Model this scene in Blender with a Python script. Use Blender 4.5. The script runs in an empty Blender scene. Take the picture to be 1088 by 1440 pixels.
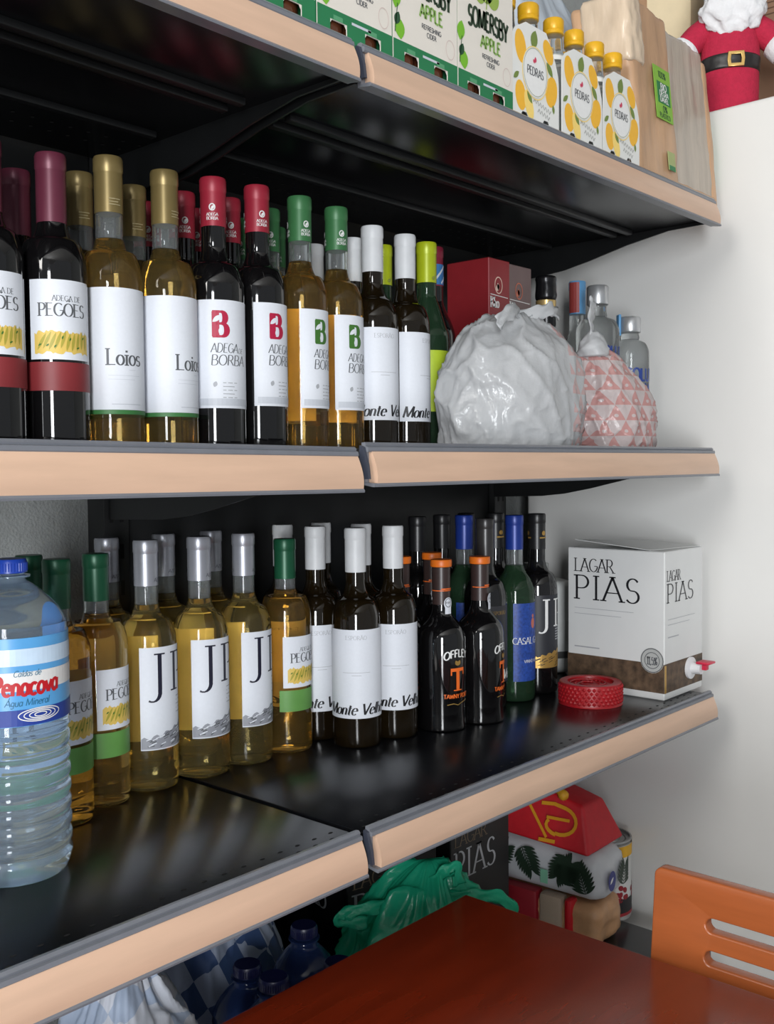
import bpy, bmesh, math, random
from mathutils import Vector, Matrix, noise
random.seed(4)
sc = bpy.context.scene
C = sc.collection
R = math.radians

# ------------------------------------------------------------------ camera, world, light, exposure
yaw, pitch, roll = 0.84346, -0.04560, -0.00902
fw = Vector((math.sin(yaw)*math.cos(pitch), math.cos(yaw)*math.cos(pitch), math.sin(pitch)))
r0 = Vector((math.cos(yaw), -math.sin(yaw), 0)); u0 = r0.cross(fw)
rt = r0*math.cos(roll) + u0*math.sin(roll); up = rt.cross(fw)
cam = bpy.data.cameras.new('camera')
cam.sensor_fit = 'HORIZONTAL'; cam.sensor_width = 36; cam.lens = 1435.9/1088*36
cam.clip_start = 0.02; cam.clip_end = 50
co = bpy.data.objects.new('camera', cam); C.objects.link(co)
m3 = Matrix((rt, up, -fw)).transposed()
co.matrix_world = Matrix.Translation((-0.79284, -0.74417, -0.01558)) @ m3.to_4x4()
sc.camera = co

w = bpy.data.worlds.new('room_ambient'); sc.world = w; w.use_nodes = True
bg = w.node_tree.nodes['Background']; bg.inputs[0].default_value = (0.88, 0.94, 1.0, 1); bg.inputs[1].default_value = 0.24

def area(name, loc, target, sx, sy, power, col):
    l = bpy.data.lights.new(name, 'AREA'); l.shape = 'RECTANGLE'; l.size = sx; l.size_y = sy
    l.energy = power; l.color = col
    o = bpy.data.objects.new(name, l); C.objects.link(o); o.location = loc
    o.rotation_euler = (Vector(target)-Vector(loc)).to_track_quat('-Z', 'Y').to_euler()
    return o
area('daylight_door', (-3.0, -2.75, -0.12), (0.2, 0.2, -0.1), 0.6, 2.3, 125, (0.94, 0.97, 1.0))
area('daylight_window', (-2.9, -0.35, 1.25), (0.5, 0.1, -0.1), 1.3, 0.9, 40, (1.0, 0.97, 0.93))

vs = sc.view_settings
vs.view_transform = 'Standard'; vs.look = 'None'; vs.gamma = 1; vs.use_curve_mapping = False
vs.exposure = 0.36

# ------------------------------------------------------------------ materials
def srgb(r, g, b):
    f = lambda c: c/12.92 if c <= 0.04045 else ((c+0.055)/1.055)**2.4
    return (f(r/255), f(g/255), f(b/255), 1)
def setin(b, **k):
    for n, v in k.items():
        n = n.replace('_', ' ')
        if n in b.inputs: b.inputs[n].default_value = v
_M = {}
def mat(name, col, rough=0.5, metal=0.0, var=0.06, scale=40.0, stretch=(1, 1, 1), bump=0.0, bscale=None, **k):
    if name in _M: return _M[name]
    m = bpy.data.materials.new(name); m.use_nodes = True
    nt = m.node_tree; b = nt.nodes['Principled BSDF']
    setin(b, Roughness=rough, Metallic=metal, **k)
    tc = nt.nodes.new('ShaderNodeTexCoord'); mp = nt.nodes.new('ShaderNodeMapping')
    mp.inputs['Scale'].default_value = stretch
    nt.links.new(tc.outputs['Object'], mp.inputs[0])
    nz = nt.nodes.new('ShaderNodeTexNoise'); nz.inputs['Scale'].default_value = scale; nz.inputs['Detail'].default_value = 4
    nt.links.new(mp.outputs[0], nz.inputs['Vector'])
    rp = nt.nodes.new('ShaderNodeValToRGB')
    c = col
    rp.color_ramp.elements[0].color = (c[0]*(1-var), c[1]*(1-var), c[2]*(1-var), 1); rp.color_ramp.elements[0].position = 0.3
    rp.color_ramp.elements[1].color = (min(1, c[0]*(1+var)), min(1, c[1]*(1+var)), min(1, c[2]*(1+var)), 1); rp.color_ramp.elements[1].position = 0.7
    nt.links.new(nz.outputs[0], rp.inputs[0]); nt.links.new(rp.outputs[0], b.inputs['Base Color'])
    if bump:
        n2 = nt.nodes.new('ShaderNodeTexNoise'); n2.inputs['Scale'].default_value = bscale or scale; n2.inputs['Detail'].default_value = 5
        nt.links.new(mp.outputs[0], n2.inputs['Vector'])
        bp = nt.nodes.new('ShaderNodeBump'); bp.inputs['Strength'].default_value = bump; bp.inputs['Distance'].default_value = 0.004
        nt.links.new(n2.outputs[0], bp.inputs['Height']); nt.links.new(bp.outputs[0], b.inputs['Normal'])
    _M[name] = m
    return m
def ink(name, col, rough=0.5, metal=0.0): return mat('ink_'+name, col, rough, metal, var=0.02, scale=200)

BLACKM = mat('black_steel', srgb(20, 21, 22), 0.42, 0.0, 0.12, 30, bump=0.03, bscale=900)
DECKM = mat('black_deck', srgb(15, 16, 19), 0.24, 0.0, 0.15, 18, bump=0.02, bscale=500, Specular_IOR_Level=0.38)
HOLE = mat('hole_dark', srgb(3, 3, 3), 0.8)
PVC = mat('grey_pvc', srgb(112, 115, 122), 0.28, 0.0, 0.05)
PVCD = mat('slate_pvc', srgb(62, 66, 78), 0.3, 0.0, 0.05)
WOOD = mat('beech_laminate', srgb(207, 173, 148), 0.36, 0.0, 0.07, 10, (0.7, 6, 6), bump=0.02)
FRIDGE = mat('white_enamel', srgb(218, 217, 214), 0.22, 0.0, 0.012, 6, bump=0.012, bscale=90)
WALLG = mat('grey_plaster', srgb(158, 161, 160), 0.9, 0.0, 0.05, 60, bump=0.5, bscale=260)
FLOORM = mat('floor_tile', srgb(120, 112, 105), 0.5)
DARKGLASS = mat('dark_wine_glass', srgb(14, 13, 14), 0.05, 0.0, 0.1, Coat_Weight=0.5, Coat_Roughness=0.03)
OLIVEGLASS = mat('olive_wine_glass', srgb(30, 22, 10), 0.05, 0.0, 0.1, Transmission_Weight=0.30, IOR=1.4, Coat_Weight=0.4, Coat_Roughness=0.03)
AMBER = mat('golden_wine', srgb(240, 208, 132), 0.02, 0.0, 0.03, Transmission_Weight=0.965, IOR=1.36)
AMBERD = mat('deep_golden_wine', srgb(240, 202, 120), 0.02, 0.0, 0.03, Transmission_Weight=0.965, IOR=1.36)
PALEG = mat('pale_green_glass', srgb(168, 190, 150), 0.04, 0.0, 0.03, Transmission_Weight=0.88, IOR=1.36)
CLEAR = mat('clear_glass', srgb(236, 240, 240), 0.03, 0.0, 0.01, Transmission_Weight=0.94, IOR=1.3)
GREENG = mat('green_glass', srgb(60, 92, 66), 0.04, 0.0, 0.03, Transmission_Weight=0.7, IOR=1.4)
BROWNG = mat('brown_glass', srgb(92, 52, 34), 0.12, 0.0, 0.05)
PET = mat('blue_tinted_water', srgb(196, 217, 236), 0.05, 0.0, 0.02, Transmission_Weight=0.86, IOR=1.33)
PETD = mat('blue_tinted_plastic', srgb(50, 70, 122), 0.12, 0.0, 0.05, Transmission_Weight=0.5, IOR=1.33)
PAPER = mat('white_label_paper', srgb(222, 225, 232), 0.55, 0.0, 0.015, 300)
BACKP = mat('back_label_paper', srgb(236, 230, 214), 0.6)
K = ink('black', srgb(24, 24, 28)); GREY = ink('grey', srgb(165, 167, 172)); DG = ink('dark_grey', srgb(86, 88, 92))
WHITE = ink('white', srgb(232, 232, 230)); PALE = ink('pale_grey', srgb(196, 200, 208))
CRIM = ink('crimson', srgb(176, 22, 62)); LGREEN = ink('leaf_green', srgb(62, 112, 42)); DGREEN = ink('dark_green', srgb(38, 76, 50))
YEL = ink('straw_yellow', srgb(222, 190, 96)); OLV = ink('olive', srgb(172, 160, 62)); ORG = ink('orange', srgb(236, 108, 34))
GOLD = ink('gold', srgb(196, 156, 84), 0.35, 0.6); BLUE = ink('royal_blue', srgb(34, 62, 150)); RED = ink('red', srgb(196, 24, 36))

# ------------------------------------------------------------------ mesh helpers
def link(o, parent=None):
    C.objects.link(o)
    if parent: o.parent = parent
    return o
def mesh(name, V, F, m, parent=None, smooth=False):
    me = bpy.data.meshes.new(name); me.from_pydata([tuple(v) for v in V], [], F); me.update()
    if m: me.materials.append(m)
    if smooth:
        for p in me.polygons: p.use_smooth = True
    return link(bpy.data.objects.new(name, me), parent)
def tag(o, label=None, cat=None, group=None, kind=None):
    if label: o['label'] = label
    if cat: o['category'] = cat
    if group: o['group'] = group
    if kind: o['kind'] = kind
    return o
def thing(name, label, cat, loc=(0, 0, 0), rz=0.0, group=None, rx=0.0, ry=0.0):
    o = bpy.data.objects.new(name, None); C.objects.link(o); o.empty_display_size = 0.05
    o.location = loc; o.rotation_euler = (rx, ry, rz)
    return tag(o, label, cat, group)
def copy_tree(o, parent=None):
    c = o.copy(); C.objects.link(c); c.parent = parent
    for ch in list(o.children): copy_tree(ch, c)
    return c
def lathe_vf(prof, seg=36):
    V, F = [], []
    n = len(prof)
    for i in range(seg):
        a = 2*math.pi*i/seg
        for r, z in prof: V.append((r*math.cos(a), r*math.sin(a), z))
    for i in range(seg):
        j = (i+1) % seg
        for k in range(n-1): F.append((i*n+k, j*n+k, j*n+k+1, i*n+k+1))
    F.append(tuple(i*n for i in reversed(range(seg)))); F.append(tuple(i*n+n-1 for i in range(seg)))
    return V, F
def autosmooth(o, ang=40):
    me = o.data
    bm = bmesh.new(); bm.from_mesh(me)
    for e in bm.edges:
        e.smooth = not (len(e.link_faces) == 2 and e.calc_face_angle(0) > R(ang))
    for f in bm.faces: f.smooth = True
    bm.to_mesh(me); bm.free()
    return o
def lathe(name, prof, m, parent=None, seg=36, ang=40):
    V, F = lathe_vf(prof, seg)
    return autosmooth(mesh(name, V, F, m, parent), ang)
def smoothprof(keys, sub=5):
    """Catmull-Rom through (r, z) keys; a repeated key makes a corner."""
    out = []
    n = len(keys)
    for i in range(n-1):
        p0 = keys[max(0, i-1)]; p1 = keys[i]; p2 = keys[i+1]; p3 = keys[min(n-1, i+2)]
        if p1 == p2: continue
        for s in range(sub):
            t = s/sub
            q = [0.5*((2*p1[d]) + (-p0[d]+p2[d])*t + (2*p0[d]-5*p1[d]+4*p2[d]-p3[d])*t*t + (-p0[d]+3*p1[d]-3*p2[d]+p3[d])*t**3) for d in (0, 1)]
            out.append((max(q[0], 1e-4), q[1]))
    out.append(keys[-1]); return out
def box(name, x0, x1, y0, y1, z0, z1, m, parent=None, bev=0.0, segs=2):
    bm = bmesh.new()
    V = [bm.verts.new(p) for p in ((x0,y0,z0),(x1,y0,z0),(x1,y1,z0),(x0,y1,z0),(x0,y0,z1),(x1,y0,z1),(x1,y1,z1),(x0,y1,z1))]
    for f in ((0,3,2,1),(4,5,6,7),(0,1,5,4),(1,2,6,5),(2,3,7,6),(3,0,4,7)): bm.faces.new([V[i] for i in f])
    if bev: bmesh.ops.bevel(bm, geom=bm.edges[:], offset=bev, segments=segs, affect='EDGES', profile=0.5)
    me = bpy.data.meshes.new(name); bm.to_mesh(me); bm.free(); me.materials.append(m)
    if bev:
        for p in me.polygons: p.use_smooth = True
    o = link(bpy.data.objects.new(name, me), parent)
    return autosmooth(o, 35) if bev else o
def extrude_x(name, prof, x0, x1, m, parent=None, ang=30, cuts=1):
    """closed (y, z) outline pushed along X"""
    n = len(prof); V, F = [], []
    for k in range(cuts+1):
        x = x0+(x1-x0)*k/cuts
        V += [(x, y, z) for y, z in prof]
    for k in range(cuts):
        for i in range(n): F.append((k*n+i, k*n+(i+1) % n, (k+1)*n+(i+1) % n, (k+1)*n+i))
    F.append(tuple(range(n))); F.append(tuple(reversed(range(cuts*n, cuts*n+n))))
    return autosmooth(mesh(name, V, F, m, parent), ang)
def plate(name, outer, holes, thick, m, parent=None, to=None, bev=0.0):
    """flat board with real holes; outline in (u, v), thickness along w; `to` maps (u,v,w) to xyz"""
    cu = bpy.data.curves.new(name, 'CURVE'); cu.dimensions = '2D'; cu.fill_mode = 'BOTH'
    cu.extrude = thick/2-bev; cu.bevel_depth = bev; cu.bevel_resolution = 2 if bev else 0
    for pts in [outer]+holes:
        s = cu.splines.new('POLY'); s.points.add(len(pts)-1); s.use_cyclic_u = True
        for p, q in zip(s.points, pts): p.co = (q[0], q[1], 0, 1)
    t = bpy.data.objects.new(name, cu); C.objects.link(t)
    dg = bpy.context.evaluated_depsgraph_get(); dg.update()
    me = bpy.data.meshes.new_from_object(t.evaluated_get(dg)); bpy.data.objects.remove(t); bpy.data.curves.remove(cu)
    if to:
        for v in me.vertices: v.co = to(*v.co)
    me.materials.clear(); me.materials.append(m); me.name = name
    bm = bmesh.new(); bm.from_mesh(me); bmesh.ops.recalc_face_normals(bm, faces=bm.faces); bm.to_mesh(me); bm.free()
    return autosmooth(link(bpy.data.objects.new(name, me), parent), 30)
def tube(name, pts, rad, m, parent=None, seg=10, flat=1.0, cyclic=False):
    V, F = [], []; n = len(pts); P = [Vector(p) for p in pts]
    rads = rad if isinstance(rad, (list, tuple)) else [rad]*n
    ref = Vector((0, 0, 1)); prev = None
    for i in range(n):
        d = (P[(i+1) % n]-P[i-1]) if cyclic else (P[min(n-1, i+1)]-P[max(0, i-1)])
        d.normalize()
        a = d.cross(ref) if prev is None else prev-d*prev.dot(d)
        if a.length < 1e-4: a = d.cross(Vector((1, 0, 0)))
        a.normalize(); prev = a; b = d.cross(a)
        for s in range(seg):
            t = 2*math.pi*s/seg
            V.append(P[i]+a*(rads[i]*math.cos(t))+b*(rads[i]*flat*math.sin(t)))
    rng = n if cyclic else n-1
    for i in range(rng):
        j = (i+1) % n
        for s in range(seg): F.append((i*seg+s, i*seg+(s+1) % seg, j*seg+(s+1) % seg, j*seg+s))
    if not cyclic:
        F.append(tuple(reversed(range(seg)))); F.append(tuple(range((n-1)*seg, n*seg)))
    return mesh(name, V, F, m, parent, True)
def curvepts(keys, sub=6):
    out = []; n = len(keys); K3 = [Vector(k) for k in keys]
    for i in range(n-1):
        p0, p1, p2, p3 = K3[max(0, i-1)], K3[i], K3[i+1], K3[min(n-1, i+2)]
        for s in range(sub):
            t = s/sub
            out.append(0.5*((2*p1)+(-p0+p2)*t+(2*p0-5*p1+4*p2-p3)*t*t+(-p0+3*p1-3*p2+p3)*t**3))
    out.append(K3[-1]); return out

# ------------------------------------------------------------------ a small stroke alphabet for printed words
def arc(cx, cy, rx, ry, a0, a1, n=None):
    n = n or max(4, int(abs(a1-a0)/18))
    return [(cx+rx*math.cos(R(a0+(a1-a0)*i/n)), cy+ry*math.sin(R(a0+(a1-a0)*i/n))) for i in range(n+1)]
V1 = lambda x, h=1: [(x, 0), (x, h)]
G = {
 'A': (.8, [[(.02, 0), (.4, 1)], [(.4, 1), (.78, 0)], [(.16, .34), (.64, .34)]]),
 'B': (.72, [V1(.1), [(.1, 1), (.35, 1)]+arc(.35, .76, .22, .24, 90, -90)+[(.1, .52)], [(.1, .52), (.38, .52)]+arc(.38, .26, .27, .26, 90, -90)+[(.1, 0)]]),
 'C': (.78, [arc(.45, .5, .38, .5, 48, 312)]),
 'D': (.82, [V1(.1), [(.1, 1), (.3, 1)]+arc(.3, .5, .42, .5, 90, -90)+[(.1, 0)]]),
 'E': (.64, [V1(.1), [(.1, .99), (.55, .99)], [(.1, .53), (.46, .53)], [(.1, .01), (.58, .01)]]),
 'F': (.6, [V1(.1), [(.1, .99), (.55, .99)], [(.1, .52), (.46, .52)]]),
 'G': (.84, [arc(.45, .5, .38, .5, 48, 345)+[(.8, .44), (.52, .44)]]),
 'H': (.82, [V1(.1), V1(.7), [(.1, .5), (.7, .5)]]),
 'I': (.34, [V1(.17)]),
 'J': (.46, [[(.3, 1), (.3, .08)]+arc(.1, .0, .2, .24, 10, -120)]),
 'K': (.72, [V1(.1), [(.64, 1), (.1, .42)], [(.26, .58), (.68, 0)]]),
 'L': (.6, [V1(.1), [(.1, .01), (.56, .01)]]),
 'M': (.98, [[(.08, 0), (.12, 1)], [(.12, 1), (.47, .06)], [(.47, .06), (.82, 1)], [(.82, 1), (.88, 0)]]),
 'N': (.82, [V1(.1), [(.1, 1), (.7, 0)], V1(.7)]),
 'O': (.88, [arc(.43, .5, .38, .5, 0, 360)]),
 'Õ': (.88, [arc(.43, .5, .38, .5, 0, 360), [(.26, 1.16), (.36, 1.26), (.5, 1.16), (.6, 1.26)]]),
 'P': (.64, [V1(.1), [(.1, 1), (.32, 1)]+arc(.32, .73, .26, .27, 90, -90)+[(.1, .46)]]),
 'R': (.74, [V1(.1), [(.1, 1), (.32, 1)]+arc(.32, .74, .25, .26, 90, -90)+[(.1, .48)], [(.34, .48), (.7, 0)]]),
 'S': (.62, [arc(.31, .74, .22, .26, 30, 245)+arc(.29, .25, .25, .26, 68, -150)]),
 'T': (.72, [V1(.35), [(.03, .98), (.67, .98)]]),
 'U': (.8, [[(.1, 1), (.1, .3)]+arc(.39, .3, .29, .3, 180, 360)+[(.68, 1)]]),
 'V': (.78, [[(.02, 1), (.38, 0)], [(.38, 0), (.74, 1)]]),
 'W': (1.1, [[(.02, 1), (.3, 0)], [(.3, 0), (.54, .9)], [(.54, .9), (.78, 0)], [(.78, 0), (1.06, 1)]]),
 'Z': (.7, [[(.05, .99), (.62, .99)], [(.62, .99), (.05, .01)], [(.05, .01), (.65, .01)]]),
 'Ã': (.8, [[(.02, 0), (.4, 1)], [(.4, 1), (.78, 0)], [(.16, .34), (.64, .34)], [(.22, 1.14), (.34, 1.24), (.48, 1.14), (.6, 1.24)]]),
 'Y': (.74, [[(.02, 1), (.36, .48)], [(.7, 1), (.36, .48)], [(.36, .48), (.36, 0)]]),
 'Á': (.8, [[(.02, 0), (.4, 1)], [(.4, 1), (.78, 0)], [(.16, .34), (.64, .34)], [(.4, 1.1), (.52, 1.28)]]),
 'a': (.56, [arc(.26, .31, .2, .31, 0, 360), V1(.46, .62)]),
 'c': (.5, [arc(.28, .31, .22, .31, 45, 315)]),
 'd': (.58, [arc(.26, .31, .2, .31, 0, 360), V1(.46)]),
 'e': (.54, [[(.06, .34), (.49, .34)]+arc(.28, .31, .22, .31, 8, 318)]),
 'g': (.54, [arc(.26, .34, .2, .28, 0, 360), [(.46, .6), (.46, -.1)]+arc(.26, -.1, .2, .2, 0, -150)]),
 'h': (.58, [V1(.1), [(.1, .36)]+arc(.28, .4, .18, .22, 160, 0)+[(.46, 0)]]),
 'i': (.26, [V1(.13, .62), [(.13, .8), (.13, .92)]]),
 'l': (.26, [V1(.13)]),
 'm': (.86, [V1(.1, .62), [(.1, .36)]+arc(.26, .42, .16, .2, 160, 0)+[(.42, 0)], [(.42, .36)]+arc(.58, .42, .16, .2, 160, 0)+[(.74, 0)]]),
 'n': (.58, [V1(.1, .62), [(.1, .36)]+arc(.28, .4, .18, .22, 160, 0)+[(.46, 0)]]),
 'o': (.56, [arc(.28, .31, .22, .31, 0, 360)]),
 'r': (.42, [V1(.1, .62), [(.1, .34)]+arc(.28, .4, .18, .22, 160, 50)]),
 's': (.44, [arc(.22, .46, .15, .16, 30, 245)+arc(.21, .16, .17, .16, 68, -150)]),
 't': (.4, [[(.17, .86), (.17, .12)]+arc(.27, .12, .1, .11, 180, 300), [(.02, .62), (.36, .62)]]),
 'u': (.58, [[(.1, .62), (.1, .2)]+arc(.28, .2, .18, .2, 180, 360)+[(.46, .62)], V1(.46, .62)]),
 'v': (.52, [[(.03, .62), (.26, 0)], [(.26, 0), (.49, .62)]]),
 'é': (.54, [[(.06, .34), (.49, .34)]+arc(.28, .31, .22, .31, 8, 318), [(.28, .74), (.4, .92)]]),
 '0': (.66, [arc(.32, .5, .27, .5, 0, 360)]),
 '1': (.4, [[(.06, .8), (.22, 1)], V1(.22)]),
 '5': (.6, [[(.5, 1), (.14, 1), (.1, .56)]+arc(.28, .32, .24, .32, 110, -140)]),
 '%': (.8, [arc(.2, .75, .14, .22, 0, 360), arc(.6, .25, .14, .22, 0, 360), [(.15, 0), (.65, 1)]]),
 '.': (.25, [[(.1, 0), (.1, .12)]]), ',': (.25, [[(.12, .08), (.06, -.14)]]), '-': (.4, [[(.05, .4), (.33, .4)]]),
}
class Print:
    """collects flat ink shapes in (u, v) metres; .put() maps them onto a face or a cylinder"""
    def __init__(s): s.V = []; s.F = []
    def stroke(s, pts, wfun, closed=False):
        out = [pts[0]]
        for a, b in zip(pts, pts[1:]):
            L = math.hypot(b[0]-a[0], b[1]-a[1]); n = max(1, int(L/0.006))
            out += [(a[0]+(b[0]-a[0])*k/n, a[1]+(b[1]-a[1])*k/n) for k in range(1, n+1)]
        base = len(s.V); n = len(out)
        for i, p in enumerate(out):
            q0 = out[max(0, i-1)]; q1 = out[min(n-1, i+1)]
            if closed and i in (0, n-1): q0, q1 = out[-2], out[1]
            dx, dy = q1[0]-q0[0], q1[1]-q0[1]; L = math.hypot(dx, dy) or 1; dx /= L; dy /= L
            h = wfun(abs(dy))/2
            s.V += [(p[0]-dy*h, p[1]+dx*h), (p[0]+dy*h, p[1]-dx*h)]
        for i in range(n-1): s.F.append((base+2*i+1, base+2*i+3, base+2*i+2, base+2*i))
        return s
    def line(s, pts, w): return s.stroke(pts, lambda d: w)
    def text(s, t, u, v, size, thick=.15, thin=.05, serif=True, shear=0.0, align='c', sx=1.0, gap=0.0, bend=0.0):
        tot = sum(G[c][0]*sx+gap if c != ' ' else .4*sx for c in t)*size
        x = u-(tot/2 if align == 'c' else 0 if align == 'l' else tot)
        u_mid = x+tot/2
        for ch in t:
            if ch == ' ': x += .4*sx*size; continue
            adv, strokes = G[ch]
            for st in strokes:
                def T(q):
                    X = x+(q[0]*sx+q[1]*shear)*size; Y = v+q[1]*size
                    if bend: Y -= bend*((X-u_mid)/(tot/2))**2
                    return (X, Y)
                P = [T(q) for q in st]
                closed = len(st) > 3 and math.hypot(st[0][0]-st[-1][0], st[0][1]-st[-1][1]) < .01
                s.stroke(P, lambda d: (thin+(thick-thin)*d**1.5)*size, closed)
                if serif:
                    for e, nb in ((st[0], st[1]), (st[-1], st[-2])):
                        if abs(e[1]-nb[1]) > .25 and min(abs(e[1]), abs(e[1]-1), abs(e[1]-.62)) < .02:
                            s.stroke([T((e[0]-.15/sx, e[1])), T((e[0]+.15/sx, e[1]))], lambda d: thin*size*1.1)
            x += (adv*sx+gap)*size
        return s
    def ell(s, cx, cy, rx, ry, rot=0.0, n=20):
        b = len(s.V); c, si = math.cos(R(rot)), math.sin(R(rot)); s.V.append((cx, cy))
        for i in range(n):
            a = 2*math.pi*i/n; x, y = rx*math.cos(a), ry*math.sin(a)
            s.V.append((cx+x*c-y*si, cy+x*si+y*c))
        for i in range(n): s.F.append((b, b+1+i, b+1+(i+1) % n))
        return s
    def leaf(s, cx, cy, L, wd, rot):
        b = len(s.V); c, si = math.cos(R(rot)), math.sin(R(rot)); n = 6
        for i in range(n+1):
            t = i/n; h = wd/2*math.sin(math.pi*t)**.8
            for sg in (1, -1):
                x, y = L*t, sg*h
                s.V.append((cx+x*c-y*si, cy+x*si+y*c))
        for i in range(n): s.F.append((b+2*i+1, b+2*i+3, b+2*i+2, b+2*i))
        return s
    def ring(s, cx, cy, rx, ry, w): return s.stroke(arc(cx, cy, rx, ry, 0, 360, 28), lambda d: w, True)
    def rect(s, u0, u1, v0, v1, n=None):
        n = n or max(1, int(abs(u1-u0)/.005)); b = len(s.V)
        for i in range(n+1):
            u = u0+(u1-u0)*i/n; s.V += [(u, v0), (u, v1)]
        for i in range(n): s.F.append((b+2*i, b+2*i+2, b+2*i+3, b+2*i+1))
        return s
    def band(s, us, lo, hi):
        b = len(s.V)
        for u, a, c in zip(us, lo, hi): s.V += [(u, a), (u, c)]
        for i in range(len(us)-1): s.F.append((b+2*i, b+2*i+2, b+2*i+3, b+2*i+1))
        return s
    def put(s, name, mp, m, parent, clip=None):
        V = s.V
        if clip: V = [(min(max(u, clip[0]), clip[1]), min(max(v, clip[2]), clip[3])) for u, v in V]
        return mesh(name, [mp(u, v) for u, v in V], s.F, m, parent)
def cyl(Rr, eps=0.0): return lambda u, v: ((Rr+eps)*math.sin(u/Rr), -(Rr+eps)*math.cos(u/Rr), v)
def face_y(y, eps=0.0): return lambda u, v: (u, y-eps, v)
def face_x(x, eps=0.0): return lambda u, v: (x-eps, -u, v)
E1, E2, E3 = 0.00025, 0.0005, 0.00075

# ------------------------------------------------------------------ the room
ZF = -1.29                     # floor level
tag(box('floor', -3.5, 3.0, -4.2, 0.53, ZF-0.05, ZF, FLOORM), kind='structure')
tag(box('wall_back', -3.5, 3.0, 0.53, 0.6, ZF, 1.6, WALLG), kind='structure')
tag(box('wall_right', 2.6, 2.7, -4.2, 0.53, ZF, 1.6, WALLG), kind='structure')
tag(box('ceiling', -3.5, 2.7, -4.2, 0.6, 1.6, 1.66, mat('ceiling_paint', srgb(226, 224, 220), .9)), kind='structure')

# ------------------------------------------------------------------ shelving
L = 0.8796; ZT, ZM, ZB, ZL = 0.4185, 0.0, -0.4167, -0.873
DEPTH = 0.452
fr = thing('shelving_frame', 'black steel shelving frame with uprights and back panels holding the shelves', 'shelving', (0, 0, ZF))
for x in (-0.88, 0.0, 0.90):
    u = box('upright', x-0.02, x+0.02, 0.455, 0.495, 0, 2.35, BLACKM, fr, 0.002)
    V, F = [], []
    for k in range(46):
        for dx in (-0.008, 0.008):
            z = 0.05+k*0.05; b = len(V)
            V += [(x+dx-0.003, 0.4547, z), (x+dx+0.003, 0.4547, z), (x+dx+0.003, 0.4547, z+0.02), (x+dx-0.003, 0.4547, z+0.02)]
            F.append((b, b+1, b+2, b+3))
    mesh('slot_column', V, F, HOLE, u)
for i, (z0, z1) in enumerate(((0.40, 0.86), (0.863, 1.28), (1.283, 1.70), (1.703, 2.30))):
    box('back_panel', 0.022, 0.878, 0.470, 0.478, z0, z1, BLACKM, fr, 0.001)
    if i >= 2: box('back_panel', -0.858, -0.022, 0.470, 0.478, z0, z1, BLACKM, fr, 0.001)
def metal_shelf(label, x0, x1, z, rail=True, y0=0.0, bright=True, ends=(True, True), tilt=0.0):
    t = thing('metal_shelf', label, 'shelf', (x0, 0, z), group='black metal shelves of the wine rack', ry=tilt)
    W = x1-x0; y0 += 0.004
    d = box('deck', 0.001, W-0.001, y0, DEPTH, -0.026, 0.003, DECKM, t, 0.0012)
    P = Print()
    n = int(W/0.0245)
    for r_, (yy, off) in enumerate(((y0+0.012, 0.0), (y0+0.026, 0.012))):
        for k in range(n): P.ell(0.014+off+k*0.0245, yy, 0.0032, 0.0017, 0, 10)
    hh = P.put('perforation', lambda u, v: (u, v, 0.0032), HOLE, d); hh['kind'] = 'stuff'
    P = Print()
    for k in range(n): P.ell(0.02+k*0.0245, DEPTH-0.06, 0.0026, 0.0026, 0, 8); P.ell(0.03+k*0.0245, DEPTH-0.09, 0.0026, 0.0026, 0, 8)
    hh = P.put('perforation', lambda u, v: (u, v, -0.0262), HOLE, d); hh['kind'] = 'stuff'
    for yy in (0.135, 0.165, 0.30):
        box('stiffener', 0.03, W-0.03, yy, yy+0.012, -0.034, -0.0255, BLACKM, d, 0.002)
    for e, xx in zip(ends, (0.004, W-0.007)):
        if not e: continue
        pr = [(y0+0.004, -0.0255), (y0+0.004, -0.031), (0.08, -0.032), (0.16, -0.045), (0.235, -0.062), (0.29, -0.072), (0.34, -0.077), (0.452, -0.08), (0.452, -0.0255)]
        extrude_x('bracket', pr, xx, xx+0.003, BLACKM, t)
    if rail:
        yb = y0-0.004
        b = extrude_x('price_rail', [(yb+0.004, 0.009), (yb-0.0005, 0.0095), (yb-0.0030, 0.0070), (yb-0.0022, 0.0050), (yb-0.0055, 0.0042), (yb-0.0062, 0.0005), (yb-0.0050, -0.0012), (yb-0.0010, -0.0012),
             (yb-0.001, -0.0335), (yb-0.0135, -0.0345), (yb-0.0150, -0.0365), (yb-0.0145, -0.0385), (yb-0.0115, -0.0385), (yb+0.0, -0.0365), (yb+0.004, -0.0365)], 0.004, W-0.004, PVC if bright else PVCD, t)
        pr = [(yb-0.0012, 0.0)]+[(yb-0.0055-0.0085*math.sin(math.pi*0.62*k/8), -0.0005-0.0345*k/8) for k in range(9)]+[(yb-0.0012, -0.0345)]
        extrude_x('wood_strip', pr, 0.0045 if x0 < -0.5 else 0.010, W-0.0045, WOOD, t)
        extrude_x('rail_end', [(yb+0.003, 0.006), (yb-0.002, 0.004), (yb-0.008, -0.015), (yb-0.010, -0.030), (yb+0.003, -0.030)], -0.0005, 0.0035, PVCD, t)
    return t
metal_shelf('top shelf holding the green cider cartons, wood-edged, over the dark bottle tops', -0.879, -0.0035, ZT)
metal_shelf('top shelf holding lemon drink carriers and the paper pack, wood-edged, end beside fridge', 0.0035, L, ZT)
metal_shelf('middle shelf under the plum, gold and red capped bottles, wood-edged', -0.879, -0.0035, ZM+0.0030, tilt=R(0.55))
metal_shelf('middle shelf under the two knotted white plastic bags, wood-edged', 0.0035, L, ZM)
metal_shelf('lower shelf under the big water bottle and silver-capped bottles, wood-edged', -0.879, -0.0035, ZB)
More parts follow.
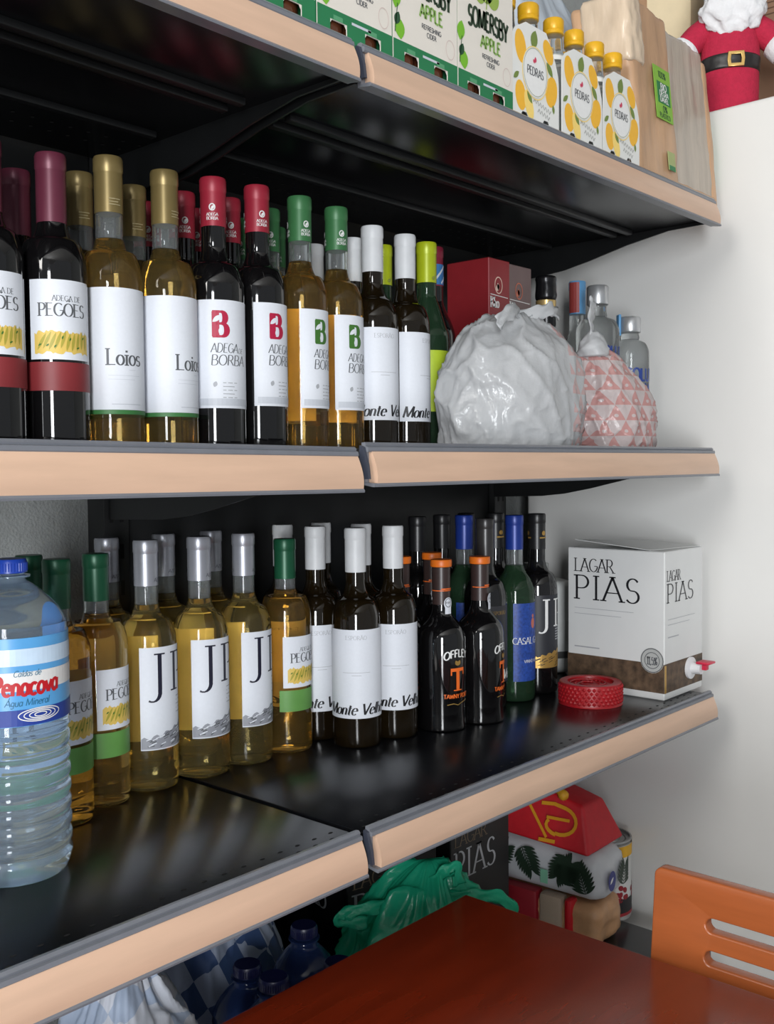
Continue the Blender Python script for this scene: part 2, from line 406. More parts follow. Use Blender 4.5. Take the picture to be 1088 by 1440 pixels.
metal_shelf('lower shelf under the red woven coil and white carton, wood-edged', 0.0035, L, ZB)
metal_shelf('bottom shelf under blue water bottles and checked bags, mostly hidden by table', -0.879, -0.0035, ZL, False)
metal_shelf('bottom shelf under black wine cartons, green bag and large can', 0.0035, L+0.015, ZL, False)

# ------------------------------------------------------------------ refrigerator
XF, ZFT = 0.97, 0.609
fg = thing('refrigerator', 'tall white refrigerator with plain glossy side beside the shelf ends', 'refrigerator', (XF, 0.44, ZF))
box('body', 0, 0.60, -0.56, 0.0, 0.04, ZFT-ZF, FRIDGE, fg, 0.008, 3)
d = box('door', 0.0, 0.60, -0.625, -0.565, 0.06, ZFT-ZF-0.004, FRIDGE, fg, 0.01, 3)
box('handle', 0.03, 0.055, -0.665, -0.626, 0.75, 1.25, PVC, d, 0.006)
for x in (0.04, 0.52):
    for y in (-0.5, -0.08): box('foot', x, x+0.04, y, y+0.04, 0, 0.045, BLACKM, fg, 0.004)

# ------------------------------------------------------------------ wine bottles
def wine_profile(Rb, H, body, neck0, rn=0.0145, rt=0.0150, foot=0.004):
    return smoothprof([(0.0001, 0.006), (Rb*0.55, 0.004), (Rb*0.8, 0.0), (Rb*0.8, 0.0), (Rb-0.002, 0.0012), (Rb, foot+0.003), (Rb, foot+0.003), (Rb, body*0.5), (Rb, body), (Rb, body),
        (Rb*0.965, body+0.012), (Rb*0.80, body+0.028), (rn*1.35, neck0-0.008), (rn*1.02, neck0+0.006), (rn, neck0+0.02), (rn*0.97, H-0.012), (rn*0.97, H-0.004)], 5)
def split(prof, z): return [p for p in prof if p[1] <= z]+[(min(p[0] for p in prof if abs(p[1]-z) < 0.02), z)] if False else None
def cut_low(prof, z):
    out = []
    for a, b in zip(prof, prof[1:]):
        out.append(a)
        if a[1] <= z < b[1] and a[1] > 0.01:
            t = (z-a[1])/(b[1]-a[1]); out.append((a[0]+(b[0]-a[0])*t, z)); out.append((0.0001, z)); return out
    return prof
def cut_high(prof, z):
    for i, (a, b) in enumerate(zip(prof, prof[1:])):
        if a[1] <= z < b[1] and a[1] > 0.01:
            t = (z-a[1])/(b[1]-a[1]); r = a[0]+(b[0]-a[0])*t
            outer = [(r, z)]+prof[i+1:]
            inner = [(max(q[0]-0.0022, 0.002), q[1]) for q in reversed(outer)]
            return outer+inner+[(r, z)]
    return prof
def capsule(t, H, h, m, ring=True, r=0.0150, name='capsule', emblem=None):
    pr = [(r*1.0, H-h), (r*1.005, H-h*0.6), (r, H-0.018), (r*1.0, H-0.0165), (r*1.045, H-0.015), (r*1.045, H-0.003), (r*0.98, H-0.0004), (r*0.7, H), (0.0001, H)]
    c = lathe(name, [(r*0.6, H-h)]+pr, m, t, 28, 50)
    return c
def label(t, Rb, hw, z0, z1, m=None, name='label', eps=E1, skew=0.0):
    us = [(-hw+2*hw*i/24)*Rb for i in range(25)]
    P = Print().band(us, [z0]*25, [z1]*25)
    o = P.put(name, lambda u, v: cyl(Rb, eps)(u+skew*Rb, v), m or PAPER, t)
    for p in o.data.polygons: p.use_smooth = True
    return o
def back_label(t, Rb, z0, z1, hw=R(52), m=None):
    us = [math.pi*Rb+(-hw+2*hw*i/14)*Rb for i in range(15)]
    Print().band(us, [z0]*15, [z1]*15).put('back_label', cyl(Rb, 0.0004), m or BACKP, t)
def glass(t, prof, m, fill=None, seg=40):
    if fill:
        lathe('glass_body', cut_low(prof, fill), m, t, seg, 50)
        lathe('glass_neck', cut_high(prof, fill+0.0006), CLEAR, t, 28, 50)
    else: lathe('glass_body', prof+[(0.0001, prof[-1][1])], m, t, seg, 50)
def emblem(t, r, H, m, zc, text1, text2):
    for a in (-0.25, 2.0, 4.1):
        P = Print()
        P.ring(a*r, zc, 0.0030, 0.0036, 0.0013); P.leaf(a*r-0.001, zc-0.003, 0.006, 0.003, 60)
        P.text(text1, a*r, zc-0.010, 0.0034, .16, .12, False, align='c'); P.text(text2, a*r, zc-0.0145, 0.0034, .16, .12, False, align='c')
        P.put('emblem', cyl(r, 0.0009), m, t)
def lines_block(P, u, v, n, wd, step, w=0.0007, align='l'):
    for k in range(n):
        x = u if align == 'l' else u-wd/2
        P.line([(x, v-k*step), (x+wd*(1 if k % 2 == 0 else .8), v-k*step)], w)
    return P
PROTO = {}
def vine_label(t, Rb, z0, z1):
    lb = label(t, Rb, R(57), z0, z1)
    P = Print().text('ADEGA DE', 0.004, z1-0.021, 0.0052, .12, .05, True); P.text('PEGÕES', 0, z1-0.036, 0.0125, .15, .05, True, sx=.92)
    P.put('lettering', cyl(Rb, E2), DG, lb)
    n = 30; us = [(-0.029+0.058*i/(n-1)) for i in range(n)]
    lo = [z0+0.0065+random.uniform(-.0018, .0018) for _ in us]; hi = [z0+0.028+random.uniform(-.0022, .0022)-abs(u)*.06 for u in us]
    Print().band(us, lo, hi).put('vineyard_picture', cyl(Rb, E2), YEL, lb)
    P = Print()
    for k in range(10):
        u = -0.026+k*0.0056; P.leaf(u, z0+0.008+random.uniform(0, .003), 0.019, 0.0032, 62+k*3)
    P.put('vine_rows', cyl(Rb, E3), OLV, lb)
    P = Print()
    for k in range(7):
        u = -0.025+k*0.0075; P.leaf(u, z0+0.011+random.uniform(0, .01), 0.004, 0.0016, random.uniform(10, 70))
    P.put('vine_leaves', cyl(Rb, E3+E1), LGREEN, lb)
def proto(kind):
    if kind in PROTO: return PROTO[kind]
    t = thing('wine_bottle', '', 'bottle')
    if kind == 'peg_red':
        Rb, H = .0338, .303; glass(t, wine_profile(Rb, H, .186, .225), DARKGLASS)
        capsule(t, H, .070, mat('plum_foil', srgb(104, 44, 62), .38, .2)); vine_label(t, Rb, .093, .172)
        label(t, Rb, R(84), .062, .0905, mat('brick_band', srgb(128, 40, 44), .5), 'colour_band', skew=0.0)
    if kind == 'peg_white':
        Rb, H = .0355, .297; glass(t, wine_profile(Rb, H, .188, .222), AMBERD, .226)
        capsule(t, H, .056, mat('bottle_green_foil', srgb(22, 84, 56), .36, .2)); vine_label(t, Rb, .092, .163); back_label(t, Rb, .09, .165)
        label(t, Rb, R(80), .059, .0885, mat('grass_band', srgb(98, 150, 74), .5), 'colour_band', skew=0.25)
    if kind == 'loios':
        Rb, H = .0335, .3155; glass(t, wine_profile(Rb, H, .185, .222), AMBER, .228)
        capsule(t, H, .060, mat('gold_foil', srgb(136, 118, 74), .36, .45)); back_label(t, Rb, .05, .17)
        P = Print(); lines_block(P, -0.006, H-.046, 3, .012, .003, .0008); P.put('foil_stamp', cyl(.0150, .001), mat('gold_shine', srgb(206, 192, 150), .3, .5), t)
        lb = label(t, Rb, R(98), .046, .1735)
        Print().text('Loios', 0, .093, .0165, .15, .06, True).put('lettering', cyl(Rb, E2), DG, lb)
        P = Print(); lines_block(P, 0.004, .088, 1, .008, .004, .0005); lines_block(P, 0, .082, 2, .036, .004, .0004, 'c'); lines_block(P, 0.002, .052, 1, .034, .004, .0009, 'c'); P.put('small_print', cyl(Rb, E2), PALE, lb)
        label(t, Rb, R(98), .0415, .0462, mat('green_edge', srgb(58, 118, 62), .5), 'label_edge')
    if kind in ('borba_red', 'borba_white'):
        Rb, H = .0348, .3225; red = kind == 'borba_red'
        if red: glass(t, wine_profile(Rb, H, .192, .232), DARKGLASS)
        else: glass(t, wine_profile(Rb, H, .192, .232), AMBERD, .240); back_label(t, Rb, .04, .185, R(60))
        cm = mat('crimson_foil', srgb(158, 38, 56), .42, .1) if red else mat('green_foil', srgb(60, 116, 70), .42, .1)
        capsule(t, H, .057, cm); emblem(t, .0150, H, WHITE, H-.036, 'ADEGA', 'BORBA')
        lb = label(t, Rb, R(66), .054, .1775, skew=R(18))
        lm = CRIM if red else LGREEN
        P = Print(); P.rect(-.0098, -.0052, .1355, .164); P.text('B', .001, .1358, .028, .26, .10, True, sx=.82)
        P.put('monogram', cyl(Rb, E2), lm, lb)
        P = Print(); P.leaf(-.0090, .1520, .013, .0055, 38); P.leaf(-.0015, .1385, .0095, .0048, 68); P.put('monogram_leaf', cyl(Rb, E3), PAPER, lb)
        P = Print(); P.text('ADEGA', -.0115, .1175, .0105, .11, .05, False, .12, 'l', .82); P.text('DE', .023, .1175, .0055, .11, .06, False, .1, 'l'); P.text('BORBA', -.0115, .103, .0118, .12, .05, False, .1, 'l', .98)
        P.put('lettering', cyl(Rb, E2), DG, lb)
        P = Print(); P.leaf(-.008, .078, .007, .005, 70); lines_block(P, .002, .083, 5, .018, .0042, .0009); P.put('small_print', cyl(Rb, E2), GREY, lb)
        Print().rect(-.025, .05, .057, .065).put('pale_band', cyl(Rb, E2), PALE, lb)
    if kind in ('monte', 'monte_dark'):
        Rb, H = .0350, .310; glass(t, wine_profile(Rb, H, .178, .222), OLIVEGLASS)
        capsule(t, H, .063, mat('white_foil', srgb(214, 216, 218), .45)); back_label(t, Rb, .09, .17)
        lb = label(t, Rb, R(83), .043, .1685)
        Print().text('Monte Velho', 0, .0485, .0155, .20, .05, False, .28, sx=.98).put('lettering', cyl(Rb, E2), K, lb)
        P = Print().text('ESPORÃO', 0, .1545, .0055, .10, .05, True, gap=.06); lines_block(P, 0, .108, 1, .040, .003, .0005, 'c'); lines_block(P, 0, .104, 1, .014, .003, .0005, 'c'); P.put('small_print', cyl(Rb, E2), GREY, lb)
    if kind == 'lime':
        Rb, H = .0335, .312; glass(t, wine_profile(Rb, H, .165, .225), GREENG)
        capsule(t, H, .060, mat('lime_foil', srgb(176, 190, 30), .35, .1)); label(t, Rb, R(80), .06, .15, mat('lime_label', srgb(178, 200, 50), .5)); back_label(t, Rb, .06, .15)
        Print().text('al', 0, H-.056, .007, .1, .07, False, .3).put('foil_mark', cyl(.0150, .0009), DG, t)
    if kind == 'stripe':
        Rb, H = .034, .325; glass(t, wine_profile(Rb, H, .18, .232), DARKGLASS)
        c = capsule(t, H, .062, mat('wine_foil', srgb(120, 26, 48), .4)); 
        Print().rect(-.047, .047, H-.060, H-.028).put('blue_band', cyl(.0150, .0006), mat('azure_band', srgb(52, 112, 168), .45), c)
        Print().line([(-.01, H-.058), (.012, H-.03)], .003).line([(.005, H-.058), (.02, H-.04)], .003).put('silver_stripe', cyl(.0150, .0009), PALE, c)
    if kind == 'jp':
        Rb, H = .0362, .3085; glass(t, wine_profile(Rb, H, .180, .222), mat('straw_wine', srgb(242, 220, 150), .02, 0, .03, Transmission_Weight=.965, IOR=1.36), .228)
        c = capsule(t, H, .057, mat('silver_foil', srgb(168, 170, 178), .34, .55)); back_label(t, Rb, .05, .18, R(55))
        for a in (0.6, 3.6): Print().text('JP', a*.015, H-.043, .0045, .1, .06, False, .3).text('AZEITÃO', a*.015, H-.052, .0045, .14, .08, False, .1).put('foil_mark', cyl(.0150, .0009), DG, c)
        lb = label(t, Rb, R(61), .052, .1785)
        Print().text('J', -.0172, .123, .047, .11, .035, True).text('P', .004, .123, .047, .11, .035, True, align='l').put('lettering', cyl(Rb, E2), ink('navy', srgb(22, 22, 44)), lb)
        P = Print(); lines_block(P, .012, .114, 5, .014, .005, .0011); P.put('small_print', cyl(Rb, E2), GREY, lb)
        us = [-.038+.076*i/20 for i in range(21)]
        Print().band(us, [.0535]*21, [.066+.020*(i/20)**1.3+.0022*math.sin(i*1.7) for i in range(21)]).put('village_picture', cyl(Rb, E2), ink('sketch_grey', srgb(150, 152, 160)), lb)
        P = Print()
        for k in range(34):
            u = random.uniform(-.036, .034); z = .0555+random.random()*(.008+.020*((u+.038)/.076)); P.line([(u, z), (u+random.uniform(.004, .009), z+random.uniform(0, .003))], random.uniform(.0007, .0016))
        P.put('sketch_lines', cyl(Rb, E3), DG, lb)
        P = Print()
        for k in range(18):
            u = random.uniform(-.036, .034); z = .057+random.random()*(.006+.018*((u+.038)/.076)); P.line([(u, z), (u+.006, z+.002)], .0013)
        P.put('sketch_lights', cyl(Rb, E3+E1), PAPER, lb)
    if kind == 'jp_dark':
        Rb, H = .0355, .312; glass(t, wine_profile(Rb, H, .178, .222), DARKGLASS)
        c = capsule(t, H, .062, mat('black_foil', srgb(26, 26, 28), .35))
        for a in (0, 2.1, 4.2): Print().ell(a*.015, H-.034, .004, .004).line([(a*.015-.008, H-.042), (a*.015+.008, H-.042)], .0025).put('gold_mark', cyl(.0150, .0009), GOLD, c)
        lb = label(t, Rb, R(61), .058, .172, mat('charcoal_label', srgb(40, 42, 48), .5))
        Print().text('J', -.0172, .118, .046, .12, .045, True).text('P', .004, .118, .046, .12, .045, True, align='l').put('lettering', cyl(Rb, E2), WHITE, lb)
        P = Print(); lines_block(P, .006, .117, 6, .02, .0045, .002); P.put('small_print', cyl(Rb, E2), GREY, lb)
        us = [-.037+.074*i/20 for i in range(21)]
        Print().band(us, [.046]*21, [.064+.018*(i/20)+.002*math.sin(i*1.9) for i in range(21)]).put('gold_picture', cyl(Rb, E2), GOLD, lb)
        P = Print()
        for k in range(22):
            u = random.uniform(-.035, .03); z = .048+random.random()*(.012+.014*((u+.037)/.074)); P.line([(u, z), (u+.008, z+.003)], .0011)
        P.put('sketch_lines', cyl(Rb, E3), K, lb)
    if kind == 'casal':
        Rb, H = .0345, .3125; glass(t, wine_profile(Rb, H, .176, .224), GREENG, .228)
        capsule(t, H, .058, mat('blue_foil', srgb(30, 56, 140), .35, .15)); back_label(t, Rb, .05, .17)
        Print().ring(.017, H-.036, .005, .008, .0012).put('foil_mark', cyl(.0150, .0009), K, t)
        lb = label(t, Rb, R(64), .035, .166, mat('blue_label', srgb(36, 70, 150), .45, 0, .35, 240))
        P = Print().text('CASAL', -.002, .098, .0105, .13, .06, True, align='r').text('GARCIA', .0, .098, .0105, .13, .06, True, align='l').text('VINHO VERDE', 0, .066, .0052, .13, .09, False); P.put('lettering', cyl(Rb, E2), WHITE, lb)
        Print().ell(0, .132, .005, .009).ell(0, .144, .003, .003).put('crest', cyl(Rb, E2), ink('salmon', srgb(196, 110, 90)), lb)
    if kind == 'dark_label':
        Rb, H = .0355, .310; glass(t, wine_profile(Rb, H, .178, .222), DARKGLASS)
        capsule(t, H, .063, mat('smoke_foil', srgb(52, 50, 50), .3))
        lb = label(t, Rb, R(83), .043, .1685, mat('slate_label', srgb(48, 48, 52), .5))
        Print().text('Monte Velho', 0, .0485, .0155, .20, .06, False, .28, sx=.98).put('lettering', cyl(Rb, E2), WHITE, lb)
        Print().text('ESPORÃO', 0, .1545, .0055, .10, .06, True, gap=.06).put('small_print', cyl(Rb, E2), GOLD, lb)
    if kind == 'plain_dark':
        Rb, H = .0355, .309; glass(t, wine_profile(Rb, H, .178, .222), DARKGLASS); capsule(t, H, .06, mat('black_foil', srgb(26, 26, 28), .35))
    if kind == 'port':
        Rb, H = .0372, .2555
        pr = smoothprof([(.0001, .006), (Rb*.55, .004), (Rb*.82, 0), (Rb*.82, 0), (Rb-.001, .001), (Rb, .004), (Rb, .004), (Rb-.0015, .024), (Rb-.0015, .026), (Rb-.0015, .026), (Rb, .10), (Rb, .128), (Rb*.985, .140), (Rb*.85, .154), (Rb*.5, .169), (.0142, .182), (.0128, .20), (.0135, .225), (.0135, .244)], 5)
        glass(t, pr, DARKGLASS)
        lathe('neck_foil', [(.0140, .188), (.0139, .205), (.0142, .244), (.0100, .2445)], mat('umber_foil', srgb(58, 44, 42), .35), t, 28)
        Print().line([(-.03, .209), (.03, .209)], .0014).line([(-.01, .2115), (.01, .2115)], .002).put('foil_line', cyl(.0141, .0004), ORG, t)
        lathe('stopper', [(.010, .2445), (.0160, .2448), (.0164, .2465), (.0164, .2540), (.0155, .2555), (.0001, .2556)], mat('orange_stopper', srgb(226, 112, 26), .4), t, 28, 50)
        P = Print().text('OFFLEY', 0, .112, .0112, .22, .14, False, bend=.005); P.put('lettering', cyl(Rb, E2), WHITE, t)
        Print().leaf(0, .099, .009, .006, 62).leaf(0, .099, .009, .006, 118).put('crest', cyl(Rb, E2), GOLD, t)
        Print().rect(-.0030, .0030, .0625, .0915).rect(-.0125, .0125, .0905, .0955).rect(-.0125, -.0103, .085, .0905).rect(.0103, .0125, .085, .0905).rect(-.0075, .0075, .0615, .0632).text('TAWNY PORT', 0, .0505, .0062, .2, .14, False).put('monogram', cyl(Rb, E2), ORG, t)
        Print().line([(-.018, .041), (-.008, .0425), (0, .040), (.008, .043), (.020, .0455)], .0012).put('signature', cyl(Rb, E2), GOLD, t)
        s = Print(); s.ell(0, .190, .0072, .0092); s.rect(-.0055, .0055, .174, .186); o = s.put('seal', cyl(.0155, .0012), PAPER, t)
        Print().ring(0, .191, .0052, .0064, .0009).text('PORT', 0, .1895, .003, .16, .1, False).put('seal_print', cyl(.0155, .0016), DG, o)
    PROTO[kind] = [t, False]
    return PROTO[kind]
def bottle(kind, x, y, z, rz, lab, group):
    p = proto(kind)
    if not p[1]: o = p[0]; p[1] = True
    else: o = copy_tree(p[0])
    o.location = (x, y, z); o.rotation_euler = (0, 0, R(rz))
    return tag(o, lab, 'bottle', group)
def face(x, y): return -math.degrees(math.atan2(0.793+x, 0.744+y))
def zmid(x): return ZM+0.0031 if x > 0 else ZM+0.0031+0.003-0.00965*(x+0.879)
g1 = 'wine bottles on the middle shelf'
MID = [
 ('peg_red', -0.3001, 0.2118, 10, 'plum-capped red wine bottle cut by the frame edge, half its vineyard label showing'),
 ('peg_red', -0.2314, 0.2095, 16, 'plum-capped red wine bottle with whole vineyard label, beside the first gold-capped one'),
 ('loios', -0.1629, 0.2107, 24, 'gold-capped white wine bottle with tall plain label, beside the plum-capped bottle'),
 ('loios', -0.0923, 0.2081, 50, 'gold-capped white wine bottle with tall plain label, beside the first red-capped bottle'),
 ('borba_red', -0.0229, 0.2090, 10, 'red-capped wine bottle with whole red B monogram, beside the gold-capped bottle'),
 ('borba_red', 0.0478, 0.2127, 38, 'red-capped wine bottle with turned red B label, beside the green-capped bottle'),
 ('borba_white', 0.1185, 0.2116, 46, 'green-capped golden wine bottle with green B label, beside the red-capped one'),
 ('borba_white', 0.1891, 0.2157, 42, 'green-capped golden wine bottle with green B label, beside the white-capped one'),
 ('monte', 0.2600, 0.2161, 28, 'white-capped dark bottle with white label, beside the green-capped golden bottle'),
 ('monte', 0.3312, 0.2175, 68, 'white-capped dark bottle with white label, touching the white plastic bag'),
 ('lime', 0.3990, 0.2335, 40, 'lime-capped green glass bottle directly behind the big white bag'),
 ('lime', 0.3678, 0.2941, 40, 'lime-capped green glass bottle between two white caps, farther back'),
 ('stripe', 0.4800, 0.2850, 30, 'bottle with dark red and blue striped cap behind the lime-capped one'),
 ('peg_red', -0.2270, 0.2880, 12, 'plum-capped bottle in second row at the frame edge'),
 ('loios', -0.1521, 0.2849, 20, 'gold-capped bottle in second row between plum cap and tall gold cap'),
 ('loios', -0.0809, 0.2851, 20, 'gold-capped bottle in second row between the two front gold caps'),
 ('borba_red', -0.0090, 0.2850, 24, 'red-capped bottle in second row just behind the first front red cap'),
 ('borba_red', 0.0622, 0.2832, 24, 'red-capped bottle in second row peeking out between the two front red caps'),
 ('borba_white', 0.1329, 0.2867, 24, 'green-capped bottle in second row half hidden by the second red cap'),
 ('borba_red', -0.0120, 0.3580, 24, 'red-capped bottle in third row showing a sliver by the gold cap'),
 ('borba_red', 0.0660, 0.3580, 24, 'red-capped bottle in third row, low cap behind the two red caps'),
 ('borba_white', 0.1392, 0.3572, 24, 'green-capped bottle in third row showing between the two front red caps'),
 ('borba_white', 0.2100, 0.3589, 24, 'green-capped bottle in third row showing beside the second front red cap'),
 ('monte', 0.2859, 0.3579, 24, 'white-capped bottle in third row between the two front green caps'),
 ('monte', 0.3604, 0.3634, 24, 'white-capped bottle in third row just past the second front green cap'),
 ('monte', 0.2950, 0.2870, 24, 'white-capped bottle in second row hidden behind the first front white cap'),
]
for k, x, y, dlt, lab in MID: bottle(k, x, y, zmid(x), face(x, y)+dlt, lab, g1)
g2 = 'wine bottles on the lower shelf'
ZBS = ZB+0.0031
LOW = [
 ('peg_white', -0.1197, 0.3198, 54, 'green-capped golden bottle with vineyard label, first past the water bottle group'),
 ('jp', -0.0450, 0.3250, 45, 'silver-capped white wine bottle with JP label, first of the three front ones'),
 ('jp', 0.0330, 0.3190, 42, 'silver-capped white wine bottle with JP label, middle of the three front ones'),
 ('jp', 0.1076, 0.3186, 54, 'silver-capped white wine bottle with JP label, beside the lone green-capped one'),
 ('peg_white', 0.1804, 0.3154, 50, 'green-capped golden bottle with vineyard label, between silver and white caps'),
 ('monte', 0.2545, 0.3300, 14, 'white-capped dark bottle with white label, half hidden by its front neighbour'),
 ('monte', 0.2620, 0.2560, 0, 'white-capped dark bottle with whole white label, frontmost of the white caps'),
 ('monte', 0.3340, 0.2480, 6, 'white-capped dark bottle with white label, beside the orange-stoppered port'),
 ('port', 0.4110, 0.2190, 40, 'orange-stoppered black port bottle with whole orange T, frontmost port'),
 ('port', 0.4844, 0.2010, 72, 'orange-stoppered black port bottle with T turned away, by blue-labelled bottle'),
 ('port', 0.4970, 0.3070, 20, 'orange-stoppered port bottle behind the frontmost port'),
 ('port', 0.4127, 0.3010, 20, 'orange-stoppered port bottle almost hidden behind the white-capped bottle'),
 ('dark_label', 0.5660, 0.2500, 40, 'dark bottle with grey label behind the ports, beside the blue-labelled bottle'),
 ('casal', 0.6385, 0.2420, 60, 'blue-capped bottle with bright blue label, beside the gold-banded dark bottle'),
 ('jp_dark', 0.7130, 0.2460, 50, 'dark bottle with white JP lettering and gold band, nearest the white carton'),
 ('casal', 0.5960, 0.3160, 40, 'blue-capped bottle in the back row among dark necks'),
 ('jp_dark', 0.6900, 0.3180, 40, 'dark bottle with gold neck mark behind the blue-capped bottle'),
 ('plain_dark', 0.5670, 0.3960, 40, 'plain dark bottle at the back, past the white caps'),
 ('plain_dark', 0.6399, 0.3999, 40, 'plain dark bottle at the back, behind the orange stoppers'),
 ('plain_dark', 0.7121, 0.4001, 40, 'plain dark bottle at the back, beside the far blue cap'),
 ('jp', -0.0520, 0.4000, 30, 'silver-capped bottle in back row beside the green-capped golden bottle'),
 ('jp', 0.0380, 0.4020, 30, 'silver-capped bottle in back row between first and middle front silver caps'),
 ('jp', 0.1190, 0.4020, 30, 'silver-capped bottle in back row hidden behind the middle front silver cap'),
 ('monte', 0.2580, 0.4040, 20, 'white-capped bottle in back row above the green cap'),
 ('monte', 0.3300, 0.3940, 20, 'white-capped bottle in back row behind the first front white cap'),
 ('monte', 0.3417, 0.3191, 20, 'white-capped bottle in back row behind the frontmost white cap'),
 ('peg_white', -0.1867, 0.2931, 54, 'tallest-looking green-capped bottle behind the water bottle'),
 ('peg_white', -0.1800, 0.3650, 54, 'green-capped bottle tucked directly behind the water bottle shoulder'),
 ('peg_white', -0.2583, 0.2841, 54, 'green-capped bottle hidden behind the water bottle cap'),
]
for k, x, y, dlt, lab in LOW: bottle(k, x, y, ZBS, face(x, y)+dlt, lab, g2)

# ------------------------------------------------------------------ water bottle
def water_bottle(t, Rb, H, body, capm, lab=True):
    keys = [(.0001, .012), (Rb*.5, .006), (Rb*.78, 0), (Rb*.9, .002), (Rb, .016)]
    z = .016; zl0, zl1 = H*.50, H*.77
    while z < zl0-.014:
        keys += [(Rb, z+.004), (Rb*.955, z+.009), (Rb, z+.014)]; z += .0165
    keys += [(Rb*.985, zl0), (Rb*.985, zl1), (Rb*.96, zl1+.010), (Rb*.84, H*.845), (Rb*.62, H*.885), (Rb*.42, H*.915), (.0155, H*.93), (.0138, H*.945), (.0138, H*.955)]
    lathe('body', smoothprof(keys, 4)+[(.0001, H*.956)], body, t, 44, 60)
    c = lathe('cap', [(.0145, H*.955), (.0162, H*.957), (.0162, H*.992), (.0150, H), (.0001, H)], capm, t, 40, 50)
    V, F = [], []
    for i in range(40):
        a = 2*math.pi*i/40; b = len(V)
        for da, rr in ((-.04, .0161), (.04, .0161), (0, .0167)):
            for zz in (H*.962, H*.988): V.append((rr*math.cos(a+da), rr*math.sin(a+da), zz))
        F += [(b, b+4, b+5, b+1), (b+4, b+2, b+3, b+5)]
    mesh('cap_ridges', V, F, capm, c)
    lathe('neck_ring', [(.0140, H*.940), (.0190, H*.942), (.0190, H*.948), (.0140, H*.950)], body, t, 28, 50)
    return zl0, zl1
CAPB = mat('blue_cap', srgb(30, 66, 168), .35)
wx, wy = -.293, .197; Rb, H = .053, .310
t = thing('water_bottle', 'large clear plastic water bottle with blue cap and blue-white label', 'bottle', (wx, wy, ZBS), R(face(wx, wy)+14))
z0, z1 = water_bottle(t, Rb, H, PET, CAPB)
lb = label(t, Rb, R(150), z0, z1, mat('sky_label', srgb(92, 168, 226), .35), eps=.0004)
Print().rect(-.1, .1, z1-.026, z1-.010).put('white_swoosh', cyl(Rb, E3), mat('pale_sky', srgb(206, 228, 248), .35), lb)
Print().rect(-.1, .1, z1-.050, z1-.032).put('white_field', cyl(Rb, E3), WHITE, lb)
Print().rect(-.1, .1, z0+.0005, z0+.016).put('blue_field', cyl(Rb, E3), BLUE, lb)
Print().text('Penacova', 0, z1-.054, .0175, .2, .17, False, .08, sx=.82, bend=-.001).put('lettering', cyl(Rb, .0010), RED, lb)
P = Print().text('Caldas de', .0, z1-.036, .0055, .12, .1, False, .3); P.text('Água Mineral', 0, z1-.064, .0065, .1, .08, False, .2)
P.put('small_print', cyl(Rb, .0010), mat('teal_ink', srgb(40, 110, 140), .5), lb)
P = Print()
for k in range(4): P.ring(.012, z0+.010, .006+.005*k, .002+.0014*k, .0010)
P.put('ripple_print', cyl(Rb, .0010), WHITE, lb)

# ------------------------------------------------------------------ bag builder
def bag(name, parent, rx, ry, h, m, seed, top=(0, 0), fold=.10, pinch=.75, nu=170, nv=96, wr=.06, power=2.3):
    V, F = [], []; off = Vector((seed*7.3, seed*3.1, seed*1.7))
    for j in range(nv+1):
        v = j/nv
        # profile: flat base, upright flanks, domed and gathered top
        if v < .12: rad = .90*v/.12; zz = 0.0
        else:
            zz = ((v-.12)/.88)**1.15; rad = max(0.0, (1-zz**power))**.52*(.90+.10*math.sin(min(1, zz*2.4)*math.pi/2))
        g = max(0.0, (v-.55)/.45)
        for i in range(nu):
            a = 2*math.pi*i/nu
            d = Vector((math.cos(a), math.sin(a), 0))
            ple = noise.noise(Vector((math.cos(a)*3.2, math.sin(a)*3.2, seed)))+.6*noise.noise(Vector((math.cos(a)*8, math.sin(a)*8, seed+3)))
            q = Vector((d.x*rad*1.6, d.y*rad*1.6, zz*2.0))+off
            n1 = noise.noise(q*1.3); n2 = (1-abs(noise.noise(Vector((q.x*1.7+q.z*.8, q.y*1.7-q.z*.5, q.z*1.1)))))**7; n3 = (1-abs(noise.noise(Vector((q.x*3.4-q.z, q.y*3.4, q.z*2.6+q.x))+off)))**8
            r = rad*(1+wr*1.7*n1+wr*.95*n2+wr*.55*n3+fold*g*ple)
            r *= 1-pinch*g**2.2*.6
            V.append((rx*r*d.x+top[0]*zz**3, ry*r*d.y+top[1]*zz**3, h*zz*(1+.05*n2*g+.04*n1*(zz > .1))))
    for j in range(nv):
        for i in range(nu):
            F.append((j*nu+i, j*nu+(i+1) % nu, (j+1)*nu+(i+1) % nu, (j+1)*nu+i))
    o = mesh(name, V, F, m, parent, True)
    bm = bmesh.new(); bm.from_mesh(o.data); bmesh.ops.remove_doubles(bm, verts=bm.verts, dist=1e-5); bm.to_mesh(o.data); bm.free()
    for p in o.data.polygons: p.use_smooth = True
    return o
def ribbonloop(name, pts, wd, m, parent, thick=.0015, tw=0.0):
    P = curvepts(pts, 8); V, F = [], []
    n = len(P)
    for i, p in enumerate(P):
        d = (P[min(n-1, i+1)]-P[max(0, i-1)]).normalized()
        s = d.cross(Vector((0.3, -1, .2))).normalized()
        nrm = d.cross(s)
        s = s*math.cos(tw*i/n)+nrm*math.sin(tw*i/n); nrm = d.cross(s)
        for k in range(5):
            uu = (k/4-.5); cr = .004*math.sin(k*2.2+i*.7)*1.0
            V.append(p+s*wd*uu*(1+.15*math.sin(i*.9))+nrm*(cr*.6))
    for i in range(n-1):
        for k in range(4): F.append((i*5+k, i*5+k+1, (i+1)*5+k+1, (i+1)*5+k))
    o = mesh(name, V, F, m, parent, True)
    md = o.modifiers.new('s', 'SOLIDIFY'); md.thickness = thick
    return o
